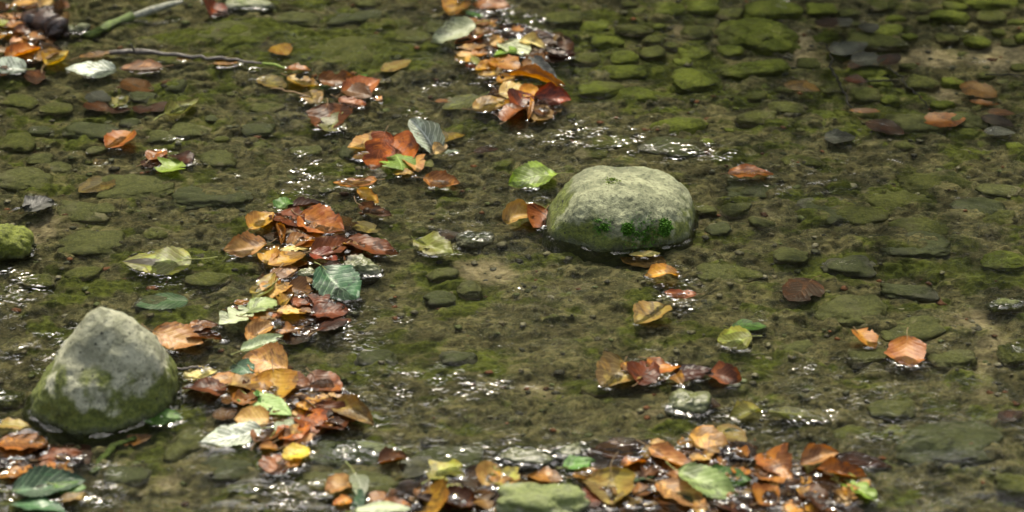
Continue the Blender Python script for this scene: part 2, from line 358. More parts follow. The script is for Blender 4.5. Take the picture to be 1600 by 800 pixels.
def worley(X, Y, f, fy, seed):
    px_, py_ = X * f, Y * fy
    ix, iy = np.floor(px_).astype(np.int64), np.floor(py_).astype(np.int64)
    d1 = np.full(X.shape, 9.); d2 = np.full(X.shape, 9.); idn = np.zeros(X.shape, np.int64)
    for ox in (-1, 0, 1):
        for oy in (-1, 0, 1):
            h = _perm[_perm[(ix + ox + seed * 7) & 511] + ((iy + oy) & 511)]; h2 = _perm[h + 31]
            d = np.hypot(ix + ox + .1 + .8 * h / 511 - px_, iy + oy + .1 + .8 * h2 / 511 - py_)
            cl = d < d1
            d2 = np.where(cl, d1, np.minimum(d2, d)); idn = np.where(cl, h2, idn); d1 = np.where(cl, d, d1)
    return d1, d2, (idn % 97) / 96.0, (idn % 53) / 52.0
big_ = np.abs(fbm(xy3(wX, wY, 9, 13, 5.), 3, .5))                # rounded lumps divided by creases
wa = X + .010 * perlin(xy3(X, Y, 22, 30, 21.)) + .004 * perlin(xy3(X, Y, 70, 90, 23.)); wb = Y + .010 * perlin(xy3(X, Y, 22, 30, 22.)) + .004 * perlin(xy3(X, Y, 70, 90, 24.))
A1, A2, Ar, As = worley(wa, wb, 15, 21, 1); B1, B2, Br, Bs = worley(wa, wb, 34, 46, 2); C1, C2, Cr, Cs = worley(wa, wb, 80, 100, 3)
ca_ = sstep(.0, .5, A2 - A1); cb_ = sstep(.0, .5, B2 - B1); cc_ = sstep(.0, .5, C2 - C1)
bedrock = np.clip(bumps(X, Y, [(760,510,260,120,1),(1300,500,260,90,.35),(1000,600,200,60,.6)]), 0, 1)
small = fbm(xy3(X, Y, 60, 80, 7.), 3, .6)
grain = fbm(xy3(X, Y, 150, 170, 8.), 2, .7)
rough = (1 - .85 * sand) * (1 - .30 * bedrock)
BZ = -.046 + .010 * perlin(xy3(X, Y, 2.2, 2.2, 9.)) + .007 * np.tanh(ledge * 3) * (1 - .75 * sand) + .020 * np.minimum(big_, .7) * (1 - .7 * sand) \
     + rough * (.021 * ca_ * (.25 + .75 * Ar) * (As > .3) + .0095 * cb_ * (.3 + .7 * Br)) + .0026 * cc_ * (.3 + .7 * Cr) * (1 - .5 * sand) \
     + .0042 * small * (.4 + .6 * rough) + .0012 * grain + bumps(X, Y, STEPS) * .8
top = -.010
BZ = np.where(BZ > top - .012, top - .012 + .012 * np.tanh((BZ - top + .012) / .012), BZ)
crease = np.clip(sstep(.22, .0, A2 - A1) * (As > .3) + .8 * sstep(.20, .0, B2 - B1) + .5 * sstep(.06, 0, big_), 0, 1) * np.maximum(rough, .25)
tone = np.where(As > .3, Ar, .5) * .5 + Br * .5
mossy_cell = np.where(As > .3, (Ar * 7.3) % 1, (Br * 5.7) % 1)
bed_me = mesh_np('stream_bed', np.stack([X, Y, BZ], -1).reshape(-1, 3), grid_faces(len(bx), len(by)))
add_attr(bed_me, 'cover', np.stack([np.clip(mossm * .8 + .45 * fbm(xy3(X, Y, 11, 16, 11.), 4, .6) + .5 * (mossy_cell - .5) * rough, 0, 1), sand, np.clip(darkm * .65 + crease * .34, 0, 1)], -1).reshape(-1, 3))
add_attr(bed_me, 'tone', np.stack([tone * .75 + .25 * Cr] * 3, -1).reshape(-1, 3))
def bed_z(x, y):
    i = min(max(np.searchsorted(bx, x), 1), len(bx) - 1); j = min(max(np.searchsorted(by, y), 1), len(by) - 1)
    return float(BZ[j, i])

t = NT('stream_bed'); tc = t.n('ShaderNodeTexCoord'); v = tc.outputs['Object']
atn = t.n('ShaderNodeAttribute', attribute_name='cover'); sp = t.n('ShaderNodeSeparateColor'); t.l(atn.outputs[0], sp.inputs[0])
mp = t.n('ShaderNodeMapping'); t.l(v, mp.inputs[0]); mp.inputs['Scale'].default_value = (1, 1.5, 1)
v2 = mp.outputs[0]
nb = t.noise(v2, 7, 6, .62, .6); nm = t.noise(v2, 30, 6, .68, .6); ns = t.noise(v2, 78, 6, .74, .4); ng = t.noise(v2, 330, 3, .7)
c = t.mix(t.ramp(nm, .36, .64), (.190, .165, .074), (.064, .066, .030))
c = t.mix(t.ramp(ns, .48, .62, 0, .85), c, (.030, .029, .015))
c = t.mix(t.ramp(ng, .54, .70, 0, .65), c, (.40, .34, .19))
ms = t.mix(t.ramp(ns, .38, .62), (.125, .145, .018), (.045, .058, .009))
ms = t.mix(t.ramp(ng, .52, .72, 0, .55), ms, (.19, .19, .045))
mk = t.ramp(t.math('ADD', t.math('MULTIPLY', sp.outputs[0], .75), t.math('MULTIPLY', t.math('ADD', nm, nb), .40)), .45, .73, 0, .92)
c = t.mix(mk, c, ms)
sd = t.mix(t.ramp(ns, .38, .66), (.40, .325, .195), (.23, .185, .105)); sd = t.mix(t.ramp(ng, .54, .70, 0, .65), sd, (.10, .082, .048))
c = t.mix(t.ramp(t.math('ADD', sp.outputs[1], t.math('MULTIPLY', t.math('SUBTRACT', nm, .5), 1.3)), .35, .75, 0, .9), c, sd)
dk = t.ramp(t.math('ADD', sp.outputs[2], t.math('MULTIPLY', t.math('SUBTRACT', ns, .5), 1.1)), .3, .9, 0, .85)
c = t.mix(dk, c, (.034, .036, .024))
tn = t.n('ShaderNodeAttribute', attribute_name='tone'); hs = t.n('ShaderNodeHueSaturation'); t.l(c, hs.inputs['Color'])
t.l(t.ramp(tn.outputs['Fac'],   .15, .85, .60, 1.45), hs.inputs['Value']); c = hs.outputs[0]
h = t.math('ADD', t.math('MULTIPLY', ns, 1.), t.math('MULTIPLY', ng, .45))
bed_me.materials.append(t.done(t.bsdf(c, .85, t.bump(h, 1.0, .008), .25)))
tag(link('stream_bed', bed_me), kind='structure')

# loose gravel lying in the sandy hollows: nobody could count it
GV, GF, GC = [], [], []
octa = np.array([(1,0,0),(0,1,0),(-1,0,0),(0,-1,0),(0,0,1),(0,0,-1),(.7,.7,.35),(-.7,.7,.35),(-.7,-.7,.35),(.7,-.7,.35)], float)
of = np.array([(0,6,4),(6,1,4),(1,7,4),(7,2,4),(2,8,4),(8,3,4),(3,9,4),(9,0,4),(6,0,1),(7,1,2),(8,2,3),(9,3,0),(1,0,5),(2,1,5),(3,2,5),(0,3,5)])
for k in range(9000):
    x, y = rng.uniform(-1.2, 1.2), rng.uniform(-.9, 1.25)
    i = np.searchsorted(bx, x); j = np.searchsorted(by, y)
    if rng.random() > .25 + .75 * sand[j, i]: continue
    r = rng.uniform(.0016, .0075) * (1.5 if rng.random() < .08 else 1)
    a = rng.uniform(0, 6.28); q = octa * rng.uniform(.75, 1.25, (10, 1)) * np.array((r * rng.uniform(.8, 1.4), r, r * .6))
    ca, sa = math.cos(a), math.sin(a)
    q = np.stack([q[:, 0] * ca - q[:, 1] * sa + x, q[:, 0] * sa + q[:, 1] * ca + y, q[:, 2] + BZ[j, i] + r * .2], -1)
    GF.append(of + 10 * len(GV)); GV.append(q)
    b = rng.uniform(.3, 1.5); tint = np.array([(.15, .125, .075), (.10, .10, .06), (.06, .055, .04), (.19, .17, .12), (.10, .115, .04), (.15, .055, .02), (.20, .18, .11)][rng.integers(7)]) * b
    GC.append(np.tile(tint, (10, 1)))
gme = mesh_np('gravel', np.concatenate(GV), np.concatenate(GF)); add_attr(gme, 'tint', np.concatenate(GC))
t = NT('gravel'); a_ = t.n('ShaderNodeAttribute', attribute_name='tint'); tc = t.n('ShaderNodeTexCoord')
gn = t.noise(tc.outputs['Object'], 400, 3, .6)
gme.materials.append(t.done(t.bsdf(t.mix(t.ramp(gn, .4, .7, 0, .5), a_.outputs[0], (.04, .04, .025)), .8, t.bump(gn, .5, .002))))
tag(link('gravel', gme), kind='stuff')

# ------------------------------------------------------------------ stones
_ico = {}
def ico(n):
    if n not in _ico:
        b = bmesh.new(); bmesh.ops.create_icosphere(b, subdivisions=n, radius=1)
        b.verts.ensure_lookup_table()
        _ico[n] = (np.array([v.co[:] for v in b.verts]), np.array([[v.index for v in f.verts] for f in b.faces])); b.free()
    return _ico[n]
def stone_shape(sub, planes, k, seed, n1=.10, n2=.03, n3=.012, f=1.6):
    D, F = ico(sub)
    N = np.array([p[:3] for p in planes], float); N /= np.linalg.norm(N, axis=1)[:, None]
    d = np.array([p[3] for p in planes])
    s = np.maximum(D @ N.T, 0) / d
    r = (s ** k).sum(1) ** (-1 / k)
    o = seed * 3.7
    r = r * (1 + n1 * fbm(D * f + o, 2) + n2 * fbm(D * f * 3.6 + o, 3) + n3 * fbm(D * f * 13 + o, 2, .6))
    return D * r[:, None], F, D
def rand_planes(g, n=11):
    P = []
    for i in range(n):
        v = g.normal(size=3); P.append((*v, g.uniform(.82, 1.12)))
    return P + [(0, 0, 1, .95), (0, 0, -1, .9), (1, 0, 0, 1), (-1, 0, 0, 1), (0, 1, 0, 1), (0, -1, 0, 1)]
STONES = []        # (object, photograph x, y, width px)
FOOT = []
WATERLINE = []     # world points where something breaks the surface
def finish_stone(name, V, F, D, loc, mat, parent=None):
    V = np.asarray(V)
    me = mesh_np(name, V, F, mat)
    z = V[:, 2]; lo, hi = z.min(), z.max()
    cov = .5 + .25 * D[:, 2]
    wet = np.clip((.010 - (z + loc[2])) / .010, 0, 1) * (hi + loc[2] > .004)
    add_attr(me, 'cover', np.stack([cov, wet, cov], -1))
    o = link(name, me, parent); o.location = loc
    return o
def stone(px, py, w, h, mat, z=None, seed=None, rot=0, sub=4, name='mossy_stone', flat=None, k=7, rise=None, mound=False):
    seed = seed if seed is not None else len(STONES) + 1
    g = np.random.default_rng(100 + seed)
    m = mpp(py); W = w * m; vert = h * m
    if rise is not None and rise > 0:
        D_ = min(W * g.uniform(.58, .75), vert / .72)
        Hh = min(max(math.sqrt(max(vert ** 2 - (D_ * .515) ** 2, 0)) / .857, .46 * W), .9 * W)
    else:                                   # seen through water: the line of sight is steeper and heights look squeezed
        va = vert / .67; D_ = min(W * g.uniform(.72, .9), va / .86)
        Hh = min(max(math.sqrt(max(va ** 2 - (D_ * .766) ** 2, 0)) / .643, .42 * W), .8 * W)
    if mound: W, D_, Hh, k = W * mound, W * .92 * mound, W * .70 * mound, 4
    c = at(px, py, -.05)
    if z is None: z = bed_z(c.x, c.y) + Hh * g.uniform(.02, .28)
    if rise is not None: z = rise - Hh * .5
    z = min(z, -.012 - Hh * .5) if rise is None else z
    c = at(px, py, z)
    V, F, D = stone_shape(sub, rand_planes(g), k, seed, .16, .075, .026)
    V = V * np.array((W / 2, D_ / 2, Hh / 2)) * 1.02
    a = R(rot) + g.normal() * .12
    ca, sa = math.cos(a), math.sin(a)
    V = np.stack([V[:, 0] * ca - V[:, 1] * sa, V[:, 0] * sa + V[:, 1] * ca, V[:, 2]], -1)
    o = finish_stone(name, V, F, D, c, mat)
    Vw = V + np.array(c)
    if Vw[:, 2].max() > -.001: WATERLINE.append(Vw[np.abs(Vw[:, 2]) < .0015][:, :2])
    STONES.append((o, px, py, w, h, mat, rise))
    return o

# the domed boulder in mid stream
def boulder(name, planes, k, seed, loc, rotz, mat, n1, n2, n3, sub=6, f=9., mossline=.045):
    V, F, D = stone_shape(sub, planes, k, seed, 0, 0, 0)
    nrm = D
    P = V * f + seed
    V = V + nrm * (n1 * fbm(P * .8, 3) + n2 * fbm(P * 3.2, 4, .6) + n3 * fbm(P * 13, 3, .65))[:, None]
    ca, sa = math.cos(rotz), math.sin(rotz)
    V = np.stack([V[:, 0] * ca - V[:, 1] * sa, V[:, 0] * sa + V[:, 1] * ca, V[:, 2]], -1)
    me = mesh_np(name, V, F, mat)
    z = V[:, 2] + loc[2]
    cov = np.clip(.5 - (z - mossline) * 6.5, 0.05, .98) + .30 * perlin(V * 14) + .16 * perlin(V * 45)
    wet = sstep(.016, .006, z + .004 * perlin(V * 60))
    add_attr(me, 'cover', np.stack([cov, wet, cov], -1))
    o = link(name, me); o.location = loc
    Vw = V + np.array(loc); FOOT.append(Vw[np.abs(Vw[:, 2]) < .004][:, :2])
    return o, Vw, D
# centre of the boulder: its waterline centre
bc = at(972, 352, 0.0)
dome, domeV, domeD = boulder('boulder', [
    (-.05, .1, 1, .086), (-.42, 0, .90, .103), (-.75, 0, .66, .114), (-1, 0, .15, .142), (.30, .05, .95, .093), (.62, 0, .78, .113), (.97, 0, .25, .137), (1, -.1, -.1, .141), (.85, -.5, .1, .143),
    (0, -.96, .22, .108), (-.5, -.85, .2, .120), (.45, -.9, .15, .116), (-.1, -.62, .78, .100), (.5, -.5, .7, .110), (0, .9, .4, .11), (.5, .8, .2, .12), (-.5, .8, .3, .12), (0, 0, -1, .1)],
    17, 3, (bc.x, bc.y + .012, 0.0), 0, M_hero, .007, .0030, .0013)
tag(dome, 'broad grey green domed boulder with two bright moss cushions in mid stream', 'boulder')
lc = at(160, 628, 0.0)
peak, peakV, peakD = boulder('boulder', [
    (-.80, .05, .60, .107), (-.97, -.1, .25, .126), (.70, .2, .70, .146), (.95, .1, .3, .130), (1, 0, .0, .128), (.85, -.55, .05, .122), (.1, -.78, .62, .108), (-.6, -.78, .2, .116), (.5, -.82, .30, .108), (0, -1, .1, .112),
    (.1, .9, .44, .098), (-.6, .8, .2, .1), (0, 0, -1, .09), (.15, 0, 1, .176)],
    11, 8, (lc.x, lc.y + .015, 0.0), 0, M_peak, .009, .0038, .0016, mossline=.078)
tag(peak, 'tall pointed grey boulder with pitted face and mossy green skirt', 'boulder')
def tuft(name, V, D, px, py, r, n, length, mat, parent, seed):
    g = np.random.default_rng(seed)
    d = ray(px, py); o = np.array(CAM); dd = np.array(d)
    T = (V - o); al = T @ dd; off = np.linalg.norm(T - al[:, None] * dd, axis=1)
    near = np.where(off < .012)[0]; i0 = near[np.argmin(al[near])]; c = V[i0]
    dist = np.linalg.norm(V - c, axis=1); cand = np.where(dist < r)[0]
    w = np.exp(-(dist[cand] / (r * .6)) ** 2); w /= w.sum()
    ns_ = perlin(V[cand] * 160 + seed); w = w * np.clip(.4 + 1.6 * ns_, .02, 2); w /= w.sum()
    VV, FF = [], []
    for i in g.choice(cand, n, p=w):
        nrm = D[i] / np.linalg.norm(D[i]); p = V[i] + g.normal(size=3) * .0012 - nrm * .001
        a = nrm + g.normal(size=3) * .55 + np.array((0, 0, .35)); a /= np.linalg.norm(a)
        side = np.cross(a, g.normal(size=3)); side /= np.linalg.norm(side)
        L = length * g.uniform(.5, 1.3) * math.exp(-(dist[i] / r) ** 2) ; wd = .0009
        b = len(VV) ; q = a + np.array((0, 0, -.5)) * .5
        VV += [p - side * wd, p + side * wd, p + a * L * .6 + side * wd * 1.3, p + a * L * .6 - side * wd * 1.3, p + a * L * .6 + q * L * .4]
        FF += [(b, b + 1, b + 2), (b, b + 2, b + 3), (b + 3, b + 2, b + 4)]
    me = mesh_np(name, np.array(VV) - np.array(parent.location), np.array(FF), mat)
    return link(name, me, parent)
tuft('moss_cushion', domeV, domeD, 984, 357, .013, 1500, .007, M_moss, dome, 1)['label'] = 'small bright moss cushion'
tuft('moss_cushion', domeV, domeD, 1047, 360, .017, 2200, .008, M_moss, dome, 2)['label'] = 'larger bright moss cushion'
tuft('moss_cushion', domeV, domeD, 938, 358, .024, 900, .004, M_moss, dome, 3)['label'] = 'thin dark moss patch'
tuft('moss_mat', domeV, domeD, 1012, 374, .045, 1700, .0035, M_moss, dome, 9)['label'] = 'ragged dark moss along the wet foot'
tuft('moss_fringe', domeV, domeD, 952, 274, .022, 160, .006, M_mossy, dome, 4)['label'] = 'yellow moss fringe on the crest'

# stones that break the surface or lie just awash; the rest lie on the bed
S = stone
named = [
 (S(8,388,80,96,M_green,rise=.048,sub=5,seed=21,k=11), 'mossy green block of stone cut off by the picture edge, wet at its foot'),
 (S(382,10,100,36,M_pale,rise=.012,sub=5,seed=22), 'pale mossy stone beside the red leaf at the far edge'),
 (S(568,424,62,48,M_wet,rise=.020,sub=5,seed=23,k=12,name='wet_stone'), 'glossy faceted wet stone behind the dark green leaf'),
 (S(482,432,40,50,M_wet,rise=.010,sub=5,seed=24,name='wet_stone'), 'small wet green stone under the stalk of the dark green leaf'),
 (S(1074,640,76,54,M_wet,rise=.016,sub=5,seed=25,name='wet_stone'), 'rounded pale wet stone in front of the row of brown leaves'),
 (S(850,790,140,58,M_pale,rise=.030,sub=5,seed=26,k=10), 'pale green faceted stone cut off by the near edge'),
 (S(890,712,70,50,M_wet,rise=.006,sub=5,seed=27,name='wet_stone'), 'wet pale stone just awash behind the pale green faceted stone'),
 (S(815,715,90,44,M_wet,rise=.006,sub=5,seed=28,name='wet_stone'), 'grey glistening stone awash next to the yellow and tan leaf pair'),
 (S(742,376,54,40,M_wet,rise=.003,sub=5,seed=29,name='wet_stone'), 'small pale stone awash beside the olive leaf in mid stream'),
 (S(545,720,150,50,M_pale,rise=.003,rot=-9,sub=5,seed=30), 'long flat pale green stone just awash beneath the curled rust leaf'),
 (S(560,760,190,54,M_algae,rise=-.006,sub=5,seed=31), 'broad sunken slab in front of the long flat pale stone'),
 (S(690,735,130,56,M_dark,rise=-.010,sub=5,seed=32), 'grey green sunken slab beside the long flat pale stone'),
 (S(107,48,26,26,M_wet,rise=.012,seed=33,name='wet_stone'), 'small pale wet stone against the rotten wood'),
 (S(127,48,28,24,M_dark,rise=.012,seed=34,name='wet_stone'), 'small dark wet stone next to the rotten wood'),
 (S(1572,408,76,30,M_green,rise=-.001,sub=5,seed=35), 'deep green flat mossy stone near the picture edge'),
 (S(1568,478,58,20,M_green,rise=.004,sub=5,seed=36), 'thin flat dark mossy stone breaking the surface over a sandy hollow'),
 (S(1585,558,56,34,M_cobble,rise=-.002,sub=5,seed=37), 'mossy stone beside the sandy channel'),
 (S(1592,765,70,80,M_cobble,rise=-.006,sub=5,seed=38), 'mossy stone in the near corner'),
 (S(1488,570,80,56,M_algae,rise=-.006,sub=5,seed=39), 'sunken algae covered stone beside the round orange leaf'),
 (S(1490,700,180,80,M_dark,rise=-.006,sub=5,seed=40), 'wide grey sunken slab in the rippled shallows'),
 (S(10,628,60,60,M_cobble,rise=.004,sub=5,seed=41), 'yellow green mossy stone beside the pointed boulder'),
 (S(1182,57,112,66,M_green,sub=5,seed=42,mound=1.18,rise=-.004), 'large bright green mossy cobble, biggest of the shaded cobbles'),
 (S(1086,127,94,48,M_green,sub=5,seed=43,mound=1.0), 'oval mossy cobble in front of the biggest green cobble'),
 (S(1172,112,126,28,M_green,sub=5,seed=44), 'long narrow mossy stone in front of the biggest green cobble'),
 (S(1138,80,48,34,M_green,seed=45,mound=1.0), 'small mossy cobble leaning on the biggest green cobble'),
 (S(1087,54,60,38,M_cobble,seed=46,mound=1.0), 'brownish mossy cobble beside the biggest green cobble'),
 (S(1481,61,42,38,M_cobble,seed=47,mound=1.0), 'olive yellow cobble, one of two round ones by the sand'),
 (S(1530,67,50,38,M_green,seed=48,mound=1.0), 'dark green round cobble by the sand'),
 (S(1372,68,96,32,M_cobble,seed=49,rot=-18), 'long olive cobble lying aslant among the slate grey leaves'),
 (S(1430,200,104,48,M_algae,seed=50,rot=-12), 'long algae stone under the rust leaf in the shaded shallows'),
 (S(1515,190,60,48,M_algae,seed=51), 'round algae stone beside the rust leaf in the shaded shallows'),
 (S(45,290,98,48,M_algae,sub=5,seed=52), 'broad grey green stone behind the single grey leaf'),
 (S(212,303,128,48,M_algae,sub=5,seed=53), 'long lumpy algae stone between the grey leaf and the maroon pair'),
 (S(335,312,120,50,M_dark,sub=5,seed=54), 'dark algae stone in the rippled run behind the tan leaf'),
 (S(128,333,92,32,M_algae,seed=55), 'low algae stone in front of the single grey leaf'),
 (S(66,207,46,32,M_dark,seed=56), 'dark round stone near the flat orange heart-shaped leaf'),
]
for o, lab in named: tag(o, lab, 'stone')
more = [(982,8,28,14),(992,19,32,14),(1045,20,52,32),(1100,13,64,30),(1086,83,52,24),(1025,63,34,26),(952,68,54,28),(974,88,46,22),(1018,84,44,24),(976,112,80,24),(992,48,62,20),(1050,73,28,14),(1067,98,28,14),(1030,42,22,12),(1105,35,42,16),(1140,26,42,26),(1205,14,92,36),
 (1505,85,24,18),(1385,50,46,24),(1440,30,22,16),(1483,25,66,22),(1548,30,48,24),(1550,8,104,26),(1315,90,38,24),(1355,113,64,26),(1440,133,54,42),(1488,130,44,32),(1350,152,56,32),(1298,142,44,34),(1470,167,40,26),(1592,106,32,22),(1588,132,28,18),(1390,157,32,22),(1328,20,38,16),(1336,37,22,16),(1578,68,28,16),(1590,36,26,16),(1490,12,36,16),(1434,14,42,18),(1378,130,42,16),
 (135,385,116,40),(28,228,64,38),(140,210,88,28),(92,265,48,22),(335,255,74,44),(255,215,48,22),(247,367,48,20),(150,240,36,18),(300,205,60,26),(250,250,60,26),(345,62,124,50),(535,85,140,58),(700,45,70,30),(560,30,92,26),(270,95,60,26),(470,30,80,26),(640,60,70,30),(30,160,60,26),(90,170,54,22),(220,150,50,20),(60,250,40,18),(400,205,60,26),(420,170,60,22),(160,330,40,20),
 (240,655,90,60),(290,700,80,50),(350,735,90,40),(200,745,70,30),(250,480,80,30),(320,440,70,28),(130,430,60,24),(60,440,60,24),(880,30,60,26),(930,40,44,22),(910,95,50,22),(940,140,70,24),(1230,170,60,26),(1180,185,70,26),(1280,185,50,22),(1000,150,60,24),(1290,60,44,20),(1260,100,40,20),(1400,30,34,16),(1420,60,30,14),(1380,10,40,18),(1290,15,50,22),(1560,52,24,14),(1600,60,30,18),(1545,120,30,16),(1420,105,30,14),
 (1250,250,70,26),(1150,330,50,24),(1190,350,40,20),(1120,360,44,22),(1230,400,60,26),(1330,420,90,34),(1340,340,90,30),(1440,360,100,34),(1530,330,90,30),(1420,455,90,26),(1560,300,70,26),(1160,430,60,26),(1100,330,36,18),(1150,300,30,16),(690,430,46,34),(735,455,44,26),(690,470,50,26),(590,560,70,26),(720,560,60,20),(930,610,50,20),(1010,490,44,22),(560,240,60,22),(480,240,50,20),(840,350,50,24),(1060,200,90,28),(960,225,80,26),(1360,560,70,26),(1250,545,60,22),(1130,600,50,20),(1400,640,80,26),(1330,680,70,24)]
for i, (x, y, w, h) in enumerate(more):
    g = np.random.default_rng(500 + i)
    shade = x > 880 and y < 230
    mt = (M_green if g.random() < .45 else M_cobble) if shade else (M_algae if g.random() < .5 else (M_cobble if g.random() < .6 else M_dark))
    S(x + g.normal() * 1.5, y + g.normal(), w, h, mt, seed=200 + i, rot=g.normal() * 8, sub=4)

gc = np.random.default_rng(91); placed = [(q[1], q[2], q[3], q[4]) for q in STONES]
tries = 0; extra = 0
while extra < 55 and tries < 6000:
    tries += 1
    if gc.random() < .62: x, y = gc.uniform(890, 1600), gc.uniform(0, 235)
    else: x, y = gc.uniform(0, 700), gc.uniform(0, 340)
    w = gc.uniform(11, 30) if gc.random() < .7 else gc.uniform(30, 52) * (1.0 if y > 120 else .9); h = w * gc.uniform(.45, .62)
    if any(abs(x - a) < (w + c_) * .44 and abs(y - b) < (h + d_) * .44 for a, b, c_, d_ in placed): continue
    if bumps(np.array([at(x, y, -.05).x]), np.array([at(x, y, -.05).y]), SAND)[0] > .45: continue
    placed.append((x, y, w, h)); extra += 1
    g = gc.random(); far = x > 880
    S(x, y, w, h, (M_green if g < .35 else M_cobble if g < .75 else M_algae) if far else (M_cobble if g < .35 else M_algae if g < .7 else M_dark), seed=700 + extra, rot=gc.normal() * 10, sub=3)

for i, (x, y, w, h) in enumerate([(1290,335,110,42),(1405,320,120,44),(1330,495,140,44),(1175,300,90,32),(1465,290,110,36),(1125,435,80,30),(1440,385,130,44),(1540,345,100,36),(1420,520,110,32),(1060,235,110,34),(940,240,90,28)]):
    pc = at(x, y, -.05)
    S(x, y, w, h * 1.2, (M_dark, M_cobble, M_algae)[i % 3], z=bed_z(pc.x, pc.y) - .014, seed=900 + i, rot=(i * 37 % 30) - 15, sub=5)
# ------------------------------------------------------------------ fallen leaves
def leaf_shape(L, w, kind, g, fold, cup, bend, twist, ruffle, pleat):
    nu = 44 if kind == 'E' else 34
    nv = 15
    u = np.linspace(0, 1, nu); v = np.linspace(-1, 1, nv)
    U, Vv = np.meshgrid(u, v, indexing='ij')
    p, q = (.58, .82) if kind in 'BE' else (.5, .6)
    f = u ** p * (1 - u) ** q; f = f / f.max()
    if kind == 'L': f = f * (.52 + .48 * np.abs(np.sin(u * math.pi * 3.1 + .4)) ** .8); f = np.maximum(f, .03 * (u > 0) * (u < 1))
    hw = .5 * w * L * f
    edge = np.ones((nu, 2))
    ph = g.uniform(0, 9)
    for s in (0, 1):
        e = .05 * np.sin(u * 9 + ph + 3 * s) + .03 * np.sin(u * 23 + ph * 2 + s)
        if kind == 'E': e = e * .6 + .13 * ((u * 13 + .3 * s) % 1 - .5)
        if kind == 'B': e = e + .03 * np.sin(u * 52 + s) + .18 * perlin(np.stack([u * 4.5, np.full_like(u, ph + 5 * s), u * 0], -1)) + .09 * perlin(np.stack([u * 13, np.full_like(u, ph + 5 * s), u * 0 + 3], -1))
        if kind == 'T': e = e * 4 + .22 * np.sin(u * 15 + ph * 3 + s * 2)
        edge[:, s] += e
    H = np.where(Vv < 0, (hw * edge[:, 0])[:, None], (hw * edge[:, 1])[:, None])
    a = np.abs(Vv); half = H * a
    sx = np.sign(Vv)
    Rr = cup + 1e-4                                     # how far each half rolls up, radians at the margin
    yy = sx * half * np.sin(Rr * a) / (Rr * a + 1e-9); zz = half * (1 - np.cos(Rr * a)) / (Rr * a + 1e-9)
    cf, sf = math.cos(fold), math.sin(fold)
    yy, zz = yy * cf - np.abs(zz) * sf * sx, np.abs(yy) * sf + zz * cf
    wv = ((U - .31 * a) * 8.5) % 1
    zz = zz + pleat * L * (np.abs(wv - .5) - .25) * np.minimum(a * 3, 1) * (f[:, None])
    zz = zz + ruffle * L * a ** 2 * (np.sin(U * 11 + ph + sx * 1.3) * .6 + np.sin(U * 23 + ph * 1.7 + sx) * .35)
    P3 = np.stack([U * 2.2, Vv * .8, np.full_like(U, ph)], -1)
    zz = zz + ruffle * L * 1.1 * fbm(P3, 2)
    zz = zz + ruffle * L * .45 * perlin(np.stack([U * 8, Vv * 3.2, np.full_like(U, ph + 2)], -1))
    xx = (U - .5) * L
    if abs(bend) > 1e-3:                                # bend along the length
        th = bend * (U - .5); r = L / bend
        cx, cz = np.sin(th) * r, (1 - np.cos(th)) * r
        xx, zz = cx - np.sin(th) * zz, cz + np.cos(th) * zz
    tw = twist * (U - .5)
    yy, zz = yy * np.cos(tw) - zz * np.sin(tw), yy * np.sin(tw) + zz * np.cos(tw)
    yy = yy + .06 * L * math.sin(ph) * np.sin(U * math.pi)          # a slight sideways sweep
    V3 = np.stack([xx, yy, zz], -1).reshape(-1, 3)
    uv = np.stack([U, Vv * .5 + .5], -1).reshape(-1, 2)
    F = grid_faces(nv, nu)
    if kind in 'BT' and g.random() < .42:               # torn or eaten bits
        cen = V3[F].mean(1)
        for _ in range(g.integers(1, 3)):
            k0 = V3[g.integers(len(V3))] if g.random() < .35 else V3.reshape(nu, nv, 3)[g.integers(3, nu - 3), g.choice([0, nv - 1])]; rad = g.uniform(.03, .11) * L
            keep = np.linalg.norm(cen - k0, axis=1) > rad
            F = F[keep]; cen = cen[keep]
    rim = np.zeros((nu, nv), bool); rim[:, 0] = rim[:, -1] = True; rim[0] = rim[-1] = True
    return V3, F, uv, rim.ravel()

def tube(pts, rads, n=7):
    pts = [Vector(p) for p in pts]; V, F = [], []
    up = Vector((0, 0, 1))
    for i, p in enumerate(pts):
        d = (pts[min(i + 1, len(pts) - 1)] - pts[max(i - 1, 0)]).normalized()
        s = d.cross(up if abs(d.z) < .95 else Vector((1, 0, 0))).normalized(); u = s.cross(d)
        for k in range(n):
            a = 2 * math.pi * k / n; V.append((p + (s * math.cos(a) + u * math.sin(a)) * rads[i])[:])
    for i in range(len(pts) - 1):
        for k in range(n): F.append((i * n + k, i * n + (k + 1) % n, (i + 1) * n + (k + 1) % n, (i + 1) * n + k))
    return np.array(V), np.array(F)

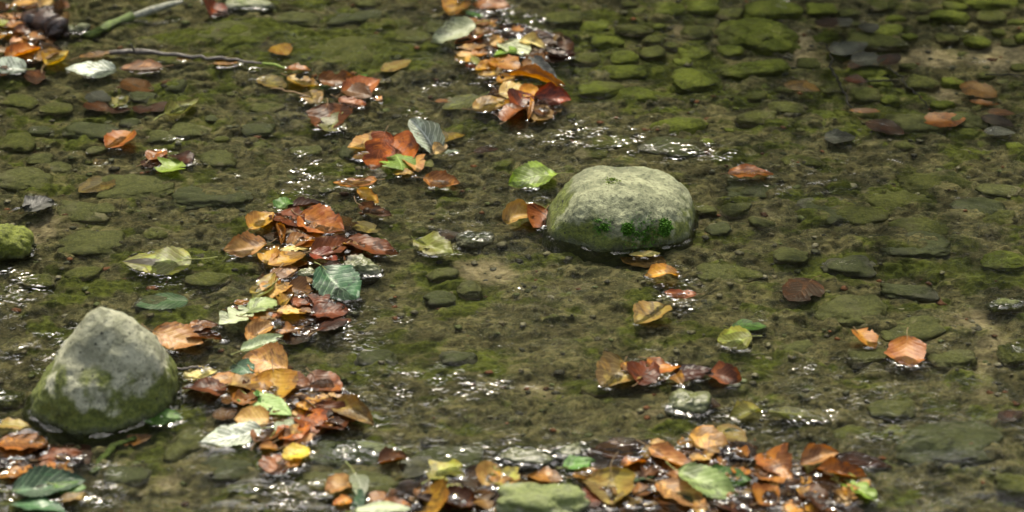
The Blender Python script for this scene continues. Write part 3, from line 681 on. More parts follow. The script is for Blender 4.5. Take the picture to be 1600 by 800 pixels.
LEAVES = []     # dict per leaf
def leaf(bx_, by_, tx_, ty_, w, col, state='F', kind='B', label=None, stalk=True, roll=None, lift=0.0, depth=None, tilt=None, fold=None, cup=None, bend=None, Lmax=.098, plain=False):
    g = np.random.default_rng(1000 + len(LEAVES) * 13)
    yc = (by_ + ty_) / 2; xc = (bx_ + tx_) / 2
    if not plain:
        gs = 1.0 if label else 1.10
        bx_, by_, tx_, ty_ = xc + (bx_ - xc) * gs, yc + (by_ - yc) * gs, xc + (tx_ - xc) * gs, yc + (ty_ - yc) * gs; w *= 1.06
    m = mpp(yc); dx = (tx_ - bx_) * m; s = -(ty_ - by_) * m
    gy = s / math.sin(R(PITCH)); L = math.hypot(dx, gy); zz = 0.0
    if L > Lmax or tilt is not None:
        L = Lmax if L > Lmax else L
        L = max(L, abs(dx) + 1e-4); Q = max(math.sqrt(max(L * L - dx * dx, 1e-8)), abs(s))
        th = min(max(math.asin(min(abs(s) / Q, 1)) - R(PITCH), 0), R(58)); sg = 1 if s >= 0 else -1
        gy, zz = sg * Q * math.cos(th), sg * Q * math.sin(th)
    ax = Vector((dx, gy, zz)); L = max(ax.length, .012); ax.normalize()
    nup = (Vector((0, 0, 1)) - ax * ax.z).normalized()
    b = nup.cross(ax)
    c0 = at(xc, yc, 0.0)
    if b.dot(CAM - c0) < 0: b = -b
    df = {'F': (8, .20, .26, .50, .35), 'C': (12, .2, .80, .8, .6), 'U': (27, .2, .45, .5, .4), 'S': (3, .06, .10, .2, .1), 'R': (8, .3, 2.3, .3, .5)}[state]
    rl = R(roll) if roll is not None else R(df[0]) * (g.normal() if state != 'U' else 1 + .2 * g.normal())
    n = (nup * math.cos(rl) + b * math.sin(rl)).normalized()
    side = n.cross(ax)
    fo = fold if fold is not None else abs(g.normal()) * df[1]
    cu = cup if cup is not None else (df[2] * g.uniform(.5, 1.2)) * (1 if state in 'CRU' or g.random() < .6 else -1)
    be = bend if bend is not None else g.normal() * df[3]
    V, F, uv, rim = leaf_shape(L, w, kind, g, fo, cu, be, g.normal() * df[4], g.uniform(.012, .034) if state != 'S' else .008, .004 if col not in ('white', 'sage', 'dkgreen') else .016)
    Mx = np.array([ax[:], side[:], n[:]])          # rows: local axes
    Wv = V @ Mx
    zt = np.percentile(Wv[:, 2], 22)
    if state == 'S':
        d = depth if depth is not None else .016
        c = at(xc, yc, -d); floor_ = bed_z(c.x, c.y) + .004
        base = max(-d, floor_) if depth is None else -d
        c = at(xc, yc, base); base = min(base, -.004 - (np.percentile(Wv[:, 2], 97) - zt)) if depth is None else base
    else:
        k = sum(1 for q in LEAVES if q['state'] != 'S' and (Vector((q['p'].x, q['p'].y, 0)) - Vector((c0.x, c0.y, 0))).length < .45 * (L + q['L']) * .8)
        base = -.0002 + min(.0018 * k, .014) + lift
    c = at(xc, yc, base)
    c.z = base - zt
    rot = Matrix((ax, side, n)).transposed().to_4x4()
    mat = LM[col]
    me = mesh_np('leaf_blade', V, F, mat, uv)
    o = None
    if plain or L < .03:
        o = link('fallen_leaf', me); o.matrix_world = Matrix.Translation(c) @ rot
    else:
        o = link('fallen_leaf', None); o.matrix_world = Matrix.Translation(c) @ rot
        o.empty_display_size = .02
        link('blade', me, o)
        if stalk:
            sl = L * (g.uniform(.16, .28) if stalk is True else stalk)
            p0 = V.reshape(-1, 15, 3)[0, 7]; bz = g.normal() * .12; bend_s = g.normal() * .25
            pts = [p0 + np.array((.12 * L, 0, .0003)), p0 + np.array((0, 0, .0002))] + [p0 + np.array((-sl * k / 4, sl * bend_s * (k / 4) ** 2, sl * bz * (k / 4) ** 2)) for k in (1, 2, 3, 4)]
            tv, tf = tube(pts, [.0005, .0008, .0008, .0008, .0009, .0012], 6)
            link('stalk', mesh_np('leaf_stalk', tv, tf, M_stalkg if 'green' in PAL[col][0] else M_stalk), o)
    Ww = Wv + np.array(c)
    if state != 'S':
        q = Ww[rim]; WATERLINE.append(q[np.abs(q[:, 2]) < .0045][:, :2])
    LEAVES.append(dict(o=o, x=xc, y=yc, L=L, w=w, col=col, state=state, kind=kind, label=label, p=c, px=math.hypot(tx_ - bx_, ty_ - by_), plain=plain, heading=(tx_ - bx_, ty_ - by_)))
    return o
Lf = leaf

# soaked leaves lying under the heaps, drawn first so that the rest lie on them
FILL = [((0,0,95,0,95,62,60,100,0,112), 22, ('maroon','rustdk','rustdk','brown')), ((720,40,790,30,890,70,880,92,800,110,735,90), 22, ('maroon','maroon','rustdk','brown')),
        ((420,330,500,335,610,390,540,415,520,500,420,560,390,500,430,420), 26, ('maroon','rustdk','brown','rust')), ((330,590,420,580,540,630,530,668,430,690,380,640), 46, ('maroon','rustdk','rust','brown')),
        ((930,690,1080,690,1160,700,1210,720,1340,740,1390,770,1330,800,900,800,905,750), 83, ('maroon','maroon','maroon','rustdk','rustdk')), ((620,770,760,740,860,750,800,800,600,800), 22, ('maroon','maroon','rustdk')),
        ((0,690,80,700,120,730,60,760,0,760), 15, ('maroon','rustdk')), ((780,140,890,140,850,185,790,180), 9, ('maroon','rustdk'))]
def in_poly(x, y, P):
    n = len(P) // 2; r = False
    for i in range(n):
        x1, y1, x2, y2 = P[2 * i], P[2 * i + 1], P[(2 * i + 2) % (2 * n)], P[(2 * i + 3) % (2 * n)]
        if (y1 > y) != (y2 > y) and x < (x2 - x1) * (y - y1) / (y2 - y1) + x1: r = not r
    return r
gf = np.random.default_rng(77)
for P, n, cols in FILL:
    xs, ys = P[0::2], P[1::2]; k = 0
    while k < n:
        x, y = gf.uniform(min(xs), max(xs)), gf.uniform(min(ys), max(ys))
        if not in_poly(x, y, P): continue
        a = gf.uniform(0, 6.28); l = gf.uniform(.026, .040) / mpp(y)
        leaf(x - l * math.cos(a), y - l * .5 * math.sin(a), x + l * math.cos(a), y + l * .5 * math.sin(a), gf.uniform(.55, .8), cols[gf.integers(len(cols))], 'S', depth=gf.uniform(.001, .011), plain=True)
        k += 1
for P, n, cols in FILL:                      # small torn scraps afloat between the leaves
    xs, ys = P[0::2], P[1::2]; k = 0
    while k < int(n * .75):
        x, y = gf.uniform(min(xs), max(xs)), gf.uniform(min(ys), max(ys))
        if not in_poly(x, y, P): continue
        a = gf.uniform(0, 6.28); l = gf.uniform(.010, .022) / mpp(y)
        leaf(x - l * math.cos(a), y - l * .5 * math.sin(a), x + l * math.cos(a), y + l * .5 * math.sin(a), gf.uniform(.5, .9), ('rust', 'rustdk', 'brown', 'tan', 'redor', 'maroon', 'amber')[gf.integers(7)], 'F', 'T', plain=True)
        k += 1
# past what one could count: the soaked litter becomes one mass
dg = bpy.context.evaluated_depsgraph_get()
bmj = bmesh.new(); lit_m = []
for q in LEAVES:
    me_ = q['o'].data; m_ = me_.materials[0]
    if m_ not in lit_m: lit_m.append(m_)
    n0 = len(bmj.faces); me_.transform(q['o'].matrix_world); bmj.from_mesh(me_); bmj.faces.ensure_lookup_table()
    for f_ in bmj.faces[n0:]: f_.material_index = lit_m.index(m_)
    bpy.data.objects.remove(q['o']); bpy.data.meshes.remove(me_)
lit = bpy.data.meshes.new('leaf_litter'); bmj.to_mesh(lit); bmj.free()
for m_ in lit_m: lit.materials.append(m_)
tag(link('leaf_litter', lit), kind='stuff')
NLIT = len(LEAVES); LEAVES.clear()

# --- sunk leaves one can make out through the water
for a in [(48,108,60,132,.6,'rustdk'),(192,124,240,142,.6,'rustdk'),(138,145,172,158,.8,'grey'),(133,160,172,172,.6,'rustdk'),(165,172,203,170,.5,'rustdk'),(208,168,238,172,.7,'maroon'),(238,174,258,158,.7,'maroon'),
          (500,138,528,136,.6,'green'),(556,122,574,117,.6,'green'),(405,120,446,138,.6,'khaki'),(770,58,818,60,.6,'dkolive'),(746,150,694,170,.6,'olive'),(680,158,710,156,.4,'rust'),(676,222,725,210,.5,'ochre'),(658,252,676,260,.8,'olive'),
          (742,238,778,232,.5,'maroon'),(170,275,128,300,.7,'khaki'),(290,470,216,476,.6,'dkgreen','S','E'),(548,350,592,362,.6,'khaki'),(670,370,722,366,.5,'maroon'),(972,400,1038,412,.7,'brown'),(1145,512,1196,510,.6,'green'),
          (1270,438,1230,468,.8,'rustdk'),(335,650,372,640,.7,'rustdk'),(95,700,140,722,.7,'maroon'),(190,692,234,682,.5,'rust'),(1125,668,1162,690,.8,'khaki'),(1085,622,1124,634,.6,'maroon'),(1205,642,1286,655,.4,'olive'),(630,742,682,716,.6,'dkolive'),
          (1445,190,1508,184,.65,'rust'),(1358,190,1408,210,.6,'maroon'),(1330,172,1378,172,.3,'rust'),(1322,122,1352,128,.8,'maroon'),(1508,130,1552,152,.7,'brown'),(1517,158,1560,164,.35,'rust'),(1546,174,1584,178,.5,'rust'),(1538,182,1580,198,.5,'maroon'),
          (1540,204,1584,208,.6,'grey'),(1228,130,1278,142,.55,'brown'),(1290,215,1335,215,.9,'grey'),(1308,40,1330,28,.9,'grey'),(1344,46,1372,38,.9,'grey'),(1280,42,1306,28,.8,'maroon'),(1298,82,1356,68,.6,'slate'),(1332,95,1384,88,.8,'slate'),(1375,100,1406,85,.7,'maroon'),(1325,106,1350,98,.6,'maroon'),
          (945,698,1000,690,.5,'maroon'),(1060,706,1108,716,.6,'rustdk'),(1080,722,1140,728,.6,'maroon'),(1300,716,1390,734,.35,'maroon'),(850,182,878,170,.5,'khaki'),(600,112,640,94,.5,'khaki'),(1560,655,1600,645,.6,'maroon'),(430,70,450,86,.9,'ochre')]:
    leaf(*a[:6], *(a[6:] or ('S',)))

# --- far heap beside the rotten wood
Lf(20,5,64,3,.6,'orange'); Lf(-5,26,42,27,.5,'tan'); Lf(-8,38,17,36,.8,'ygreen'); Lf(12,42,40,34,.6,'rust'); Lf(-8,60,20,54,.7,'orange'); Lf(18,46,46,58,.7,'red','C'); Lf(17,69,44,64,.8,'redor')
Lf(42,54,57,64,.9,'pink',stalk=False); Lf(56,57,71,61,.9,'pink',stalk=False); Lf(10,90,62,74,.65,'amber','C',label='amber leaf with a pale upturned rim, in the far heap beside the rotten wood'); Lf(-6,84,20,76,.7,'pink')
Lf(66,16,80,0,.6,'pink','U'); Lf(74,106,105,80,.85,'yellow','C',cup=1.0,bend=.9,stalk=.35,label='yellow leaf curled into a cup, its short stalk pointing out of the far heap')
Lf(44,110,-18,98,.62,'white','F','E',label='silvery white-veined leaf cut off by the picture edge below the far heap'); Lf(182,112,102,106,.50,'white','F','E',label='whole silvery white-veined leaf floating between the far heap and the twig')
Lf(254,104,188,108,.62,'brown',label='glossy brown leaf floating just in front of the long dark twig'); Lf(128,92,178,82,.5,'brown'); Lf(277,92,306,92,.5,'tan'); Lf(334,100,376,95,.65,'amber',label='amber leaf under the thin end of the long dark twig')
Lf(334,30,336,1,.95,'red','U',Lmax=.07,label='dark red leaf propped beside the pale mossy stone at the far edge'); Lf(185,166,196,150,.7,'olive')
# --- singles on the far bank side
Lf(254,184,314,158,.55,'olive','C','E',fold=.35,label='folded olive leaf floating alone in front of the twig drift')
Lf(206,206,168,233,.95,'orange','F',label='flat orange heart-shaped leaf floating alone over green stones',Lmax=.075); Lf(222,260,262,244,.55,'maroon',label='maroon leaf with a lime scrap lying on it'); Lf(268,242,300,256,.8,'maroon'); Lf(236,250,258,234,.8,'redor')
Lf(255,272,276,250,.9,'lime','F','T',stalk=False,label='lime green torn scrap lying on the maroon leaf pair')
Lf(42,331,83,313,.85,'grey','F',label='smooth grey leaf floating alone in front of a broad stone'); Lf(22,331,46,320,.4,'slate')
Lf(300,408,190,411,.62,'stain','F','E',stalk=.36,Lmax=.14,label='large serrated yellow green leaf with long stalk and dark stained tip')
Lf(417,384,349,391,.68,'tan','C',cup=.35,label='crinkled tan leaf at the outer side of the raft by the wet stone'); Lf(145,256,166,252,.7,'khaki',stalk=False)
# --- drift at the end of the long twig
Lf(480,142,496,164,.7,'khaki'); Lf(530,156,573,167,.45,'rust'); Lf(584,152,596,160,.6,'amber',stalk=False); Lf(445,108,484,110,.5,'redor'); Lf(448,120,500,137,.62,'ochre',fold=.3,label='ribbed amber folded leaf at the end of the long dark twig')
Lf(536,148,592,124,.62,'rust','U',roll=16,label='broad rust brown leaf with an upright stalk in the twig drift'); Lf(497,126,561,124,.52,'redor','U',roll=30,label='glossy reddish orange leaf arched up in the middle of the twig drift'); Lf(536,140,580,150,.7,'rust')
Lf(512,164,509,212,.95,'rustdk','F',Lmax=.09,label='dark rust leaf carrying a yellow lobed leaf, below the twig drift'); Lf(538,178,507,210,.75,'olive','F','L',Lmax=.075,label='yellow green lobed leaf lying on a dark rust leaf')
# --- long raft reaching the far edge
Lf(740,6,796,12,.6,'rust'); Lf(722,1,704,25,.85,'amber'); Lf(728,18,754,27,.5,'green'); Lf(752,52,712,69,.6,'rust'); Lf(742,42,670,75,.52,'sage','U',roll=20,label='long pale sage leaf sticking out from the far raft over a dark hollow'); Lf(766,39,724,29,.6,'redor',label='glossy reddish orange leaf lying across the far raft near the top edge')
Lf(755,52,777,48,.7,'amber'); Lf(778,42,824,42,.4,'maroon'); Lf(826,50,864,58,.6,'maroon'); Lf(842,66,874,73,.6,'maroon'); Lf(820,84,853,93,.6,'rustdk'); Lf(850,84,899,87,.5,'maroon'); Lf(882,64,896,87,.5,'maroon','U')
Lf(716,84,740,97,.8,'amber'); Lf(765,70,786,77,.8,'rust'); Lf(758,72,717,74,.6,'tan'); Lf(760,80,736,87,.8,'redor'); Lf(728,101,743,107,.6,'red'); Lf(738,88,750,104,.4,'olive'); Lf(784,112,748,119,.6,'ochre'); Lf(777,98,744,109,.65,'amber'); Lf(772,90,810,107,.85,'orange')
Lf(786,62,822,87,.75,'sage'); Lf(806,74,772,88,.65,'lime','F','T',label='lime green leaf in the middle of the far raft'); Lf(810,62,852,75,.5,'cream',label='cream leaf lying on the far raft beside dark maroon leaves'); Lf(812,97,848,119,.85,'orange','C',label='round orange curled leaf beside a dark upright blade in the far raft',cup=.5); Lf(830,91,868,126,.35,'slate','U')
Lf(778,132,802,119,.75,'orange','C'); Lf(796,118,884,139,.42,'redor','R',cup=1.4,label='long reddish orange rolled leaf lying across the lower end of the far raft',Lmax=.11); Lf(782,146,822,141,.9,'cream'); Lf(742,171,796,156,.6,'ochre','F'); Lf(792,170,806,160,.8,'amber')
Lf(800,170,826,147,.8,'red','U'); Lf(788,187,818,165,.75,'rust','C'); Lf(820,153,838,137,.8,'orange','U'); Lf(834,152,894,160,.75,'red','C',cup=1.0,roll=30,label='dark red leaf cupped with a pale rim at the lower end of the far raft'); Lf(836,191,854,167,.8,'tan','C'); Lf(825,190,829,150,.5,'amber','R',cup=2.6,roll=10,Lmax=.075,label='amber leaf rolled into a tube at the tip of the far raft')
# --- small raft with the upright orange leaf
Lf(598,216,546,232,.7,'tan'); Lf(582,239,552,247,.7,'tan'); Lf(656,207,678,225,.6,'olive'); Lf(695,240,718,236,.4,'sage'); Lf(678,240,697,227,.6,'cream','U'); Lf(586,283,524,287,.55,'amber','F'); Lf(560,296,594,321,.42,'amber','C',stalk=.4,label='narrow amber curled leaf with long thin stalk, loose in front of the small raft')
Lf(615,271,648,273,.5,'ochre'); Lf(640,248,654,268,.8,'tan'); Lf(614,219,645,252,.75,'redor','U',roll=25); Lf(602,216,582,280,.72,'redor','U','L',roll=12,label='largest upright orange lobed leaf leaning in the small raft in mid stream',Lmax=.085,cup=.15,fold=.1); Lf(616,241,630,267,1.1,'lime','F','T',stalk=False,label='lime green scrap stuck to the upright orange leaf')
Lf(684,254,640,195,.72,'white','U',roll=25,fold=.4,cup=.5,label='silvery green leaf standing folded at the back of the small raft',Lmax=.09); Lf(660,281,721,291,.62,'orange','C',cup=.4,label='orange oval leaf floating alone beside the small raft',roll=15)
Lf(560,321,613,342,.45,'rustdk','C',cup=.5,label='narrow dark maroon leaf drifting between the small raft and the big orange leaf')
# --- raft beside the wet faceted stone
Lf(452,327,506,319,.5,'maroon'); Lf(428,335,472,353,.85,'rustdk'); Lf(432,327,456,312,.75,'green','F',label='small green leaf at the far tip of the raft by the wet stone'); Lf(393,358,424,333,.7,'ochre','C'); Lf(448,366,474,363,.6,'tan'); Lf(490,395,546,378,.6,'rustdk'); Lf(540,372,624,398,.5,'rustdk','F',Lmax=.11,label='long dark rust leaf draped beyond the wet faceted stone'); Lf(505,419,533,412,.6,'maroon'); Lf(486,396,526,407,.75,'red','F')
Lf(450,384,496,375,.7,'amber'); Lf(418,411,428,385,.6,'ochre','C'); Lf(440,391,480,388,.5,'cream'); Lf(473,397,422,413,.75,'amber','F'); Lf(431,351,441,383,.55,'amber','R',cup=2.0,Lmax=.07,label='amber leaf rolled up at the crown of the raft by the wet stone')
Lf(466,338,539,362,.80,'orange','F',label='large smooth orange leaf lying on top of the raft by the wet stone',roll=10)
Lf(438,440,420,467,.8,'tan'); Lf(440,479,457,461,.8,'ochre'); Lf(425,428,463,419,.75,'pink'); Lf(430,431,391,463,.42,'khaki','F','B','narrow khaki leaf with long stalk on the outer side of the leaf raft',.35); Lf(428,446,396,468,.4,'olive'); Lf(480,464,514,486,.75,'rustdk'); Lf(454,470,486,479,.6,'red')
Lf(450,450,488,458,.95,'rust','U',roll=30,label='rust leaf with upturned corners leaning against the dark green leaf'); Lf(486,490,544,485,.65,'rustdk'); Lf(497,516,541,500,.65,'maroon'); Lf(366,474,391,472,.6,'orange'); Lf(355,484,387,482,.6,'rustdk'); Lf(388,501,440,494,.6,'redor'); Lf(470,482,485,488,.8,'pink',stalk=False)
Lf(500,422,562,474,.78,'dkgreen','F','E',label='large dark green leaf with pale ribs beside the wet faceted stone',stalk=.15,roll=8,Lmax=.11,cup=.15); Lf(434,488,478,489,.65,'tan'); Lf(388,487,434,472,.6,'palegrn','F'); Lf(392,488,344,506,.95,'sage','F','L',label='pale sage lobed leaf glistening at the outer side of the leaf raft')
Lf(392,531,421,504,.6,'tan','C'); Lf(378,548,442,524,.45,'sage','R',cup=1.3,label='rolled sage green leaf bridging the two leaf rafts')
# --- raft beside the pointed boulder
Lf(292,520,346,531,.75,'rustdk'); Lf(291,517,338,507,.5,'rust'); Lf(238,521,320,542,.62,'pink','F',label='large pinkish orange leaf touching the pointed boulder',roll=12); Lf(366,570,394,588,.7,'dkgreen'); Lf(450,577,377,560,.75,'pink','U',roll=22,label='broad pinkish brown leaf at the far end of the raft by the pointed boulder')
Lf(351,612,287,606,.65,'rustdk'); Lf(289,588,337,580,.6,'cream'); Lf(330,600,369,585,.6,'tan'); Lf(340,599,366,594,.6,'orange'); Lf(360,605,402,593,.75,'tan'); Lf(514,616,556,625,.65,'maroon'); Lf(440,590,484,605,.7,'red'); Lf(486,588,532,613,.65,'rust','F'); Lf(492,624,560,641,.5,'rust'); Lf(490,640,537,673,.8,'rustdk'); Lf(460,622,493,620,.5,'tan')
Lf(404,585,419,609,.8,'amber'); Lf(425,584,440,627,.95,'amber','F',Lmax=.09); Lf(462,633,502,641,.7,'orange'); Lf(478,645,496,673,.8,'redor'); Lf(374,622,406,637,.75,'green'); Lf(390,621,454,646,.5,'palegrn','F','E'); Lf(518,631,584,661,.5,'khaki','U',roll=30,label='khaki leaf folded lengthwise at the outer tip of the raft by the pointed boulder',fold=.5)
Lf(421,656,366,655,.85,'pink','F','E',label='ribbed pinkish fan-like leaf above the silvery leaf in the raft',roll=20); Lf(406,671,314,690,.55,'white','F','E',label='silvery green leaf with dark ribs at the near side of the raft',Lmax=.11,roll=5)
Lf(404,691,441,667,.8,'rust'); Lf(434,673,466,655,.6,'sage'); Lf(440,686,483,664,.75,'redor'); Lf(420,736,447,714,.9,'rust'); Lf(450,729,471,717,.7,'rust'); Lf(405,700,435,703,.7,'tan'); Lf(448,697,491,680,.5,'tan'); Lf(445,716,483,701,.85,'yellow','F',label='yellow leaf at the near end of the raft by the pointed boulder')
Lf(222,654,287,654,.62,'green','F','B','plain green leaf floating alone beside the foot of the pointed boulder',.22)
# --- corner in front of the pointed boulder
Lf(-10,665,47,668,.55,'khaki'); Lf(64,719,126,711,.6,'rustdk'); Lf(-5,747,81,738,.4,'rust'); Lf(60,733,86,725,.6,'orange'); Lf(-2,690,80,697,.75,'orange','F',label='orange leaf at the near foot of the pointed boulder'); Lf(90,786,136,775,.4,'khaki'); Lf(20,768,133,752,.55,'dkgreen','F','E',label='large dark green wet leaf in the near corner',Lmax=.13); Lf(84,757,133,762,.6,'green'); Lf(16,790,100,800,.6,'dkgreen')
# --- scatter round the long flat pale stone
Lf(592,722,637,715,.9,'rust','C',cup=.7,label='rust leaf cupped on the flat pale stone'); Lf(552,751,508,769,.75,'tan','C',cup=.5,label='tan oval leaf in front of the flat pale stone'); Lf(549,773,565,792,.8,'dkgreen'); Lf(546,780,522,789,.85,'amber','C'); Lf(552,741,565,777,.42,'sage','F','B','narrow sage leaf with upright stalk before the flat pale stone',.45); Lf(600,787,642,791,.5,'redor'); Lf(578,785,608,773,.7,'orange'); Lf(555,797,642,795,.35,'sage','F','B','long narrow sage leaf along the near edge')
Lf(690,776,746,790,.8,'rustdk','C'); Lf(698,762,727,773,.7,'olive'); Lf(673,750,720,727,.75,'ygreen','F','T',label='angular yellow green leaf alone in front of the sunken slab'); Lf(676,772,680,812,.95,'amber','U',Lmax=.085,label='bright amber leaf at the near edge beside dark soaked leaves'); Lf(755,757,779,729,.8,'tan','U',label='tan half of the tan and yellow leaf pair'); Lf(776,737,801,761,.9,'ygreen','F',label='yellow green half of the tan and yellow leaf pair')
Lf(815,752,854,760,.7,'khaki','F','L'); Lf(825,744,877,750,.7,'rust'); Lf(800,786,856,764,.3,'green','F','L')
# --- broad heap along the near edge
Lf(948,772,903,791,.75,'rustdk'); Lf(990,772,1034,764,.65,'rust'); Lf(1014,738,1047,741,.7,'rustdk'); Lf(970,728,1012,722,.7,'orange','C',cup=.6,label='orange curled leaf deep in the broad near heap'); Lf(898,746,934,737,.75,'amber'); Lf(880,730,930,721,.62,'green','F',label='bright green oval leaf above an orange leaf at the outer end of the near heap'); Lf(976,750,1021,748,.6,'dkgreen'); Lf(1020,702,1086,737,.42,'pink','C'); Lf(958,736,955,793,.9,'khaki','U',stalk=.35,Lmax=.095,roll=8,label='khaki leaf with upright stalk and rusty rim in the near heap')
Lf(1030,760,1098,791,.6,'tan','F'); Lf(1104,741,1173,752,.68,'green','F','E',label='deep green oval leaf in the middle of the near heap',roll=8); Lf(1062,738,1152,781,.55,'palegrn','F','E',label='large pale green pointed leaf in the middle of the near heap',Lmax=.105,roll=12); Lf(1076,682,1137,695,.82,'orange','F',label='clean orange leaf lying above the near heap on dark water',roll=14)
Lf(1180,736,1237,750,.7,'rust'); Lf(1195,709,1226,742,.82,'orange','U',roll=18,Lmax=.075,label='light orange leaf standing clear in the dark part of the near heap'); Lf(1178,787,1217,764,.85,'orange','U',roll=15,Lmax=.075,label='squarish tan orange leaf in the dark part of the near heap'); Lf(1306,742,1338,748,.5,'ygreen'); Lf(1278,732,1354,743,.5,'rust','C',cup=.9,label='rust leaf rolled lengthwise next to the curled tan leaf'); Lf(1249,725,1312,707,.62,'tan','C',cup=.9,roll=18,label='tan curled leaf on the outer end of the near heap')
Lf(1225,801,1264,789,.8,'redor'); Lf(1247,773,1297,781,.7,'rustdk'); Lf(1318,755,1370,781,.5,'lime','F','L',label='lime green lobed leaf at the outer end of the near heap'); Lf(1260,794,1310,798,.7,'rustdk'); Lf(1125,790,1168,798,.7,'maroon')
Lf(1190,641,1139,652,.75,'ygreen','C',cup=.5,label='yellow green leaf floating beside the wet rounded stone')
# --- row of leaves behind the small wet stone
Lf(976,567,939,605,.92,'khaki','U',roll=12,Lmax=.085,label='khaki leaf at the head of the row of brown leaves'); Lf(979,568,993,586,.7,'amber',stalk=False); Lf(995,597,1020,567,.75,'rustdk'); Lf(1050,591,1118,580,.5,'maroon'); Lf(1010,566,1064,580,.55,'amber','F',label='amber pointed leaf lying on the row of dark leaves'); Lf(1056,585,1064,600,.7,'amber',stalk=False); Lf(1107,584,1158,596,.8,'rust','C',cup=.7,roll=20,label='rust leaf curled at the far end of the row of leaves')
# --- singles round the domed boulder and beyond
Lf(1063,428,1006,430,.62,'orange','C',cup=.4,label='small orange leaf floating in front of the domed boulder'); Lf(1086,462,1040,458,.5,'rust','F'); Lf(1041,478,991,506,.85,'khaki','F',label='khaki amber leaf in front of the domed boulder',Lmax=.085); Lf(985,398,1030,396,.35,'cream','F',stalk=False); Lf(1176,530,1119,534,.85,'ygreen','F',label='yellow green leaf floating alone in mid stream',roll=18)
Lf(870,271,794,292,.70,'lime','C','E',cup=.4,label='crinkled lime yellow leaf behind the domed boulder',roll=15); Lf(790,346,840,334,.75,'pink','C'); Lf(852,329,830,359,.75,'rust','U',Lmax=.07,label='rust leaf wedged upright against the domed boulder'); Lf(1137,271,1208,273,.5,'redor','F',label='reddish orange leaf floating beyond the domed boulder'); Lf(648,374,709,399,.65,'olive','F',label='olive leaf floating alone between the wet stone and the domed boulder',roll=12)
Lf(1342,514,1365,545,.75,'amber','F','B','small amber leaf with its stalk up, beside the round orange leaf',Lmax=.06); Lf(1420,530,1419,579,.84,'orange','F',label='round orange leaf floating alone in the open shallows',Lmax=.078,cup=.15,roll=0,fold=.05)
Lf(0,373,10,366,.9,'pink',stalk=False)

# ------------------------------------------------------------------ twigs and wood
def stick(name, pts, rads, mat, label, wob=.0015, n=9, forks=()):
    g = np.random.default_rng(len(pts) * 7 + int(rads[0] * 1e5))
    P = []; Rr = []
    for i in range(len(pts) - 1):
        a, b = Vector(pts[i]), Vector(pts[i + 1])
        for k in range(6):
            f = k / 6; P.append(a.lerp(b, f) + Vector(g.normal(size=3) * wob)); Rr.append((rads[i] * (1 - f) + rads[i + 1] * f) * g.uniform(.85, 1.15))
    P.append(Vector(pts[-1])); Rr.append(rads[-1])
    V, F = tube(P, Rr, n); c = np.array(P[len(P) // 2])
    m0 = len(V)
    V = np.vstack([V, np.array(P[0])[None], np.array(P[-1])[None]])
    tri = [(m0, (k + 1) % n, k, k) for k in range(n)] + [(m0 + 1, m0 - n + k, m0 - n + (k + 1) % n, m0 - n + (k + 1) % n) for k in range(n)]
    me = bpy.data.meshes.new(name); me.from_pydata((V - c).tolist(), [], [tuple(int(i) for i in f) for f in F] + [t_[:3] for t_ in tri])
    for p in me.polygons: p.use_smooth = True
    me.materials.append(mat)
    o = link(name, me); o.location = c
    WATERLINE.append(V[np.abs(V[:, 2]) < .004][:, :2])
    tag(o, label, 'branch' if 'branch' in name else ('wood' if 'wood' in name else 'twig'))
    for fp, fr, fm, fn in forks:
        fv, ff = tube([Vector(p) for p in fp], fr, 6); link(fn, mesh_np(fn, fv - c, ff, fm), o)
    return o
A = lambda x, y, z=0.0: at(x, y, z)
stick('twig', [A(172,82,.002), A(215,80,.005), A(290,88,.006), A(360,93,.004), A(410,99,.002)], [.0055,.0060,.0045,.0035,.0025], M_bark, 'long dark wet twig running from the far heap into the leaf drift',
      forks=[([A(410,99,.002), A(430,101,.004), A(446,107,.003)], [.0025,.003,.001], M_mossy, 'green_tip'), ([A(212,82,.004), A(207,74,.016), A(206,72,.02)], [.003,.0025,.0015], M_bark, 'stub')])
stick('branch', [A(134,58,-.018), A(175,38,-.008), A(207,25,.001)], [.015,.014,.010], M_mossbark, 'mossy green branch slanting out of the water behind the twig', forks=[([A(203,27,-.004), A(240,15,.012), A(270,6,.018), A(286,2,.020)], [.0085,.009,.007,.003], M_barkpale, 'bare_end')])
stick('rotten_wood', [A(48,30,.004), A(70,28,.012), A(88,42,.010), A(97,58,-.006)], [.020,.026,.024,.016], M_rot, 'dark rotten lump of wood holding back the far heap of leaves', .004, 14)
stick('twig', [A(268,577,.003), A(292,576,.005), A(316,573,.003)], [.0025,.003,.002], M_bark, 'short dark twig between the pointed boulder and the raft')
stick('twig', [A(424,137,.003), A(455,143,.005), A(484,151,.002)], [.0016,.0022,.0018], M_stalk, 'thin brown stem under the leaf drift')
stick('twig', [A(146,740,-.024), A(163,712,-.018), A(182,694,-.014), A(210,684,-.012)], [.006,.007,.0065,.005], M_mossbark, 'curved mossy stem sunk in front of the pointed boulder')
stick('twig', [A(1291,70,-.03), A(1299,105,-.022), A(1312,135,-.02), A(1332,168,-.022)], [.0022,.003,.0028,.002], M_black, 'thin black stick bent across the shaded cobbles', .003)
stick('twig', [A(1376,85,-.026), A(1405,118,-.018), A(1430,145,-.018), A(1452,168,-.022)], [.0016,.0022,.002,.0015], M_black, 'thin black stick running straight over the shaded cobbles', .003)
stick('twig', [A(1358,126,-.018), A(1400,127,-.018)], [.0035,.003], M_black, 'short black stick lying among the shaded cobbles')
stick('twig', [A(1540,116,-.016), A(1612,118,-.016)], [.003,.002], M_black, 'straight dark stick at the picture edge by the shaded sand')
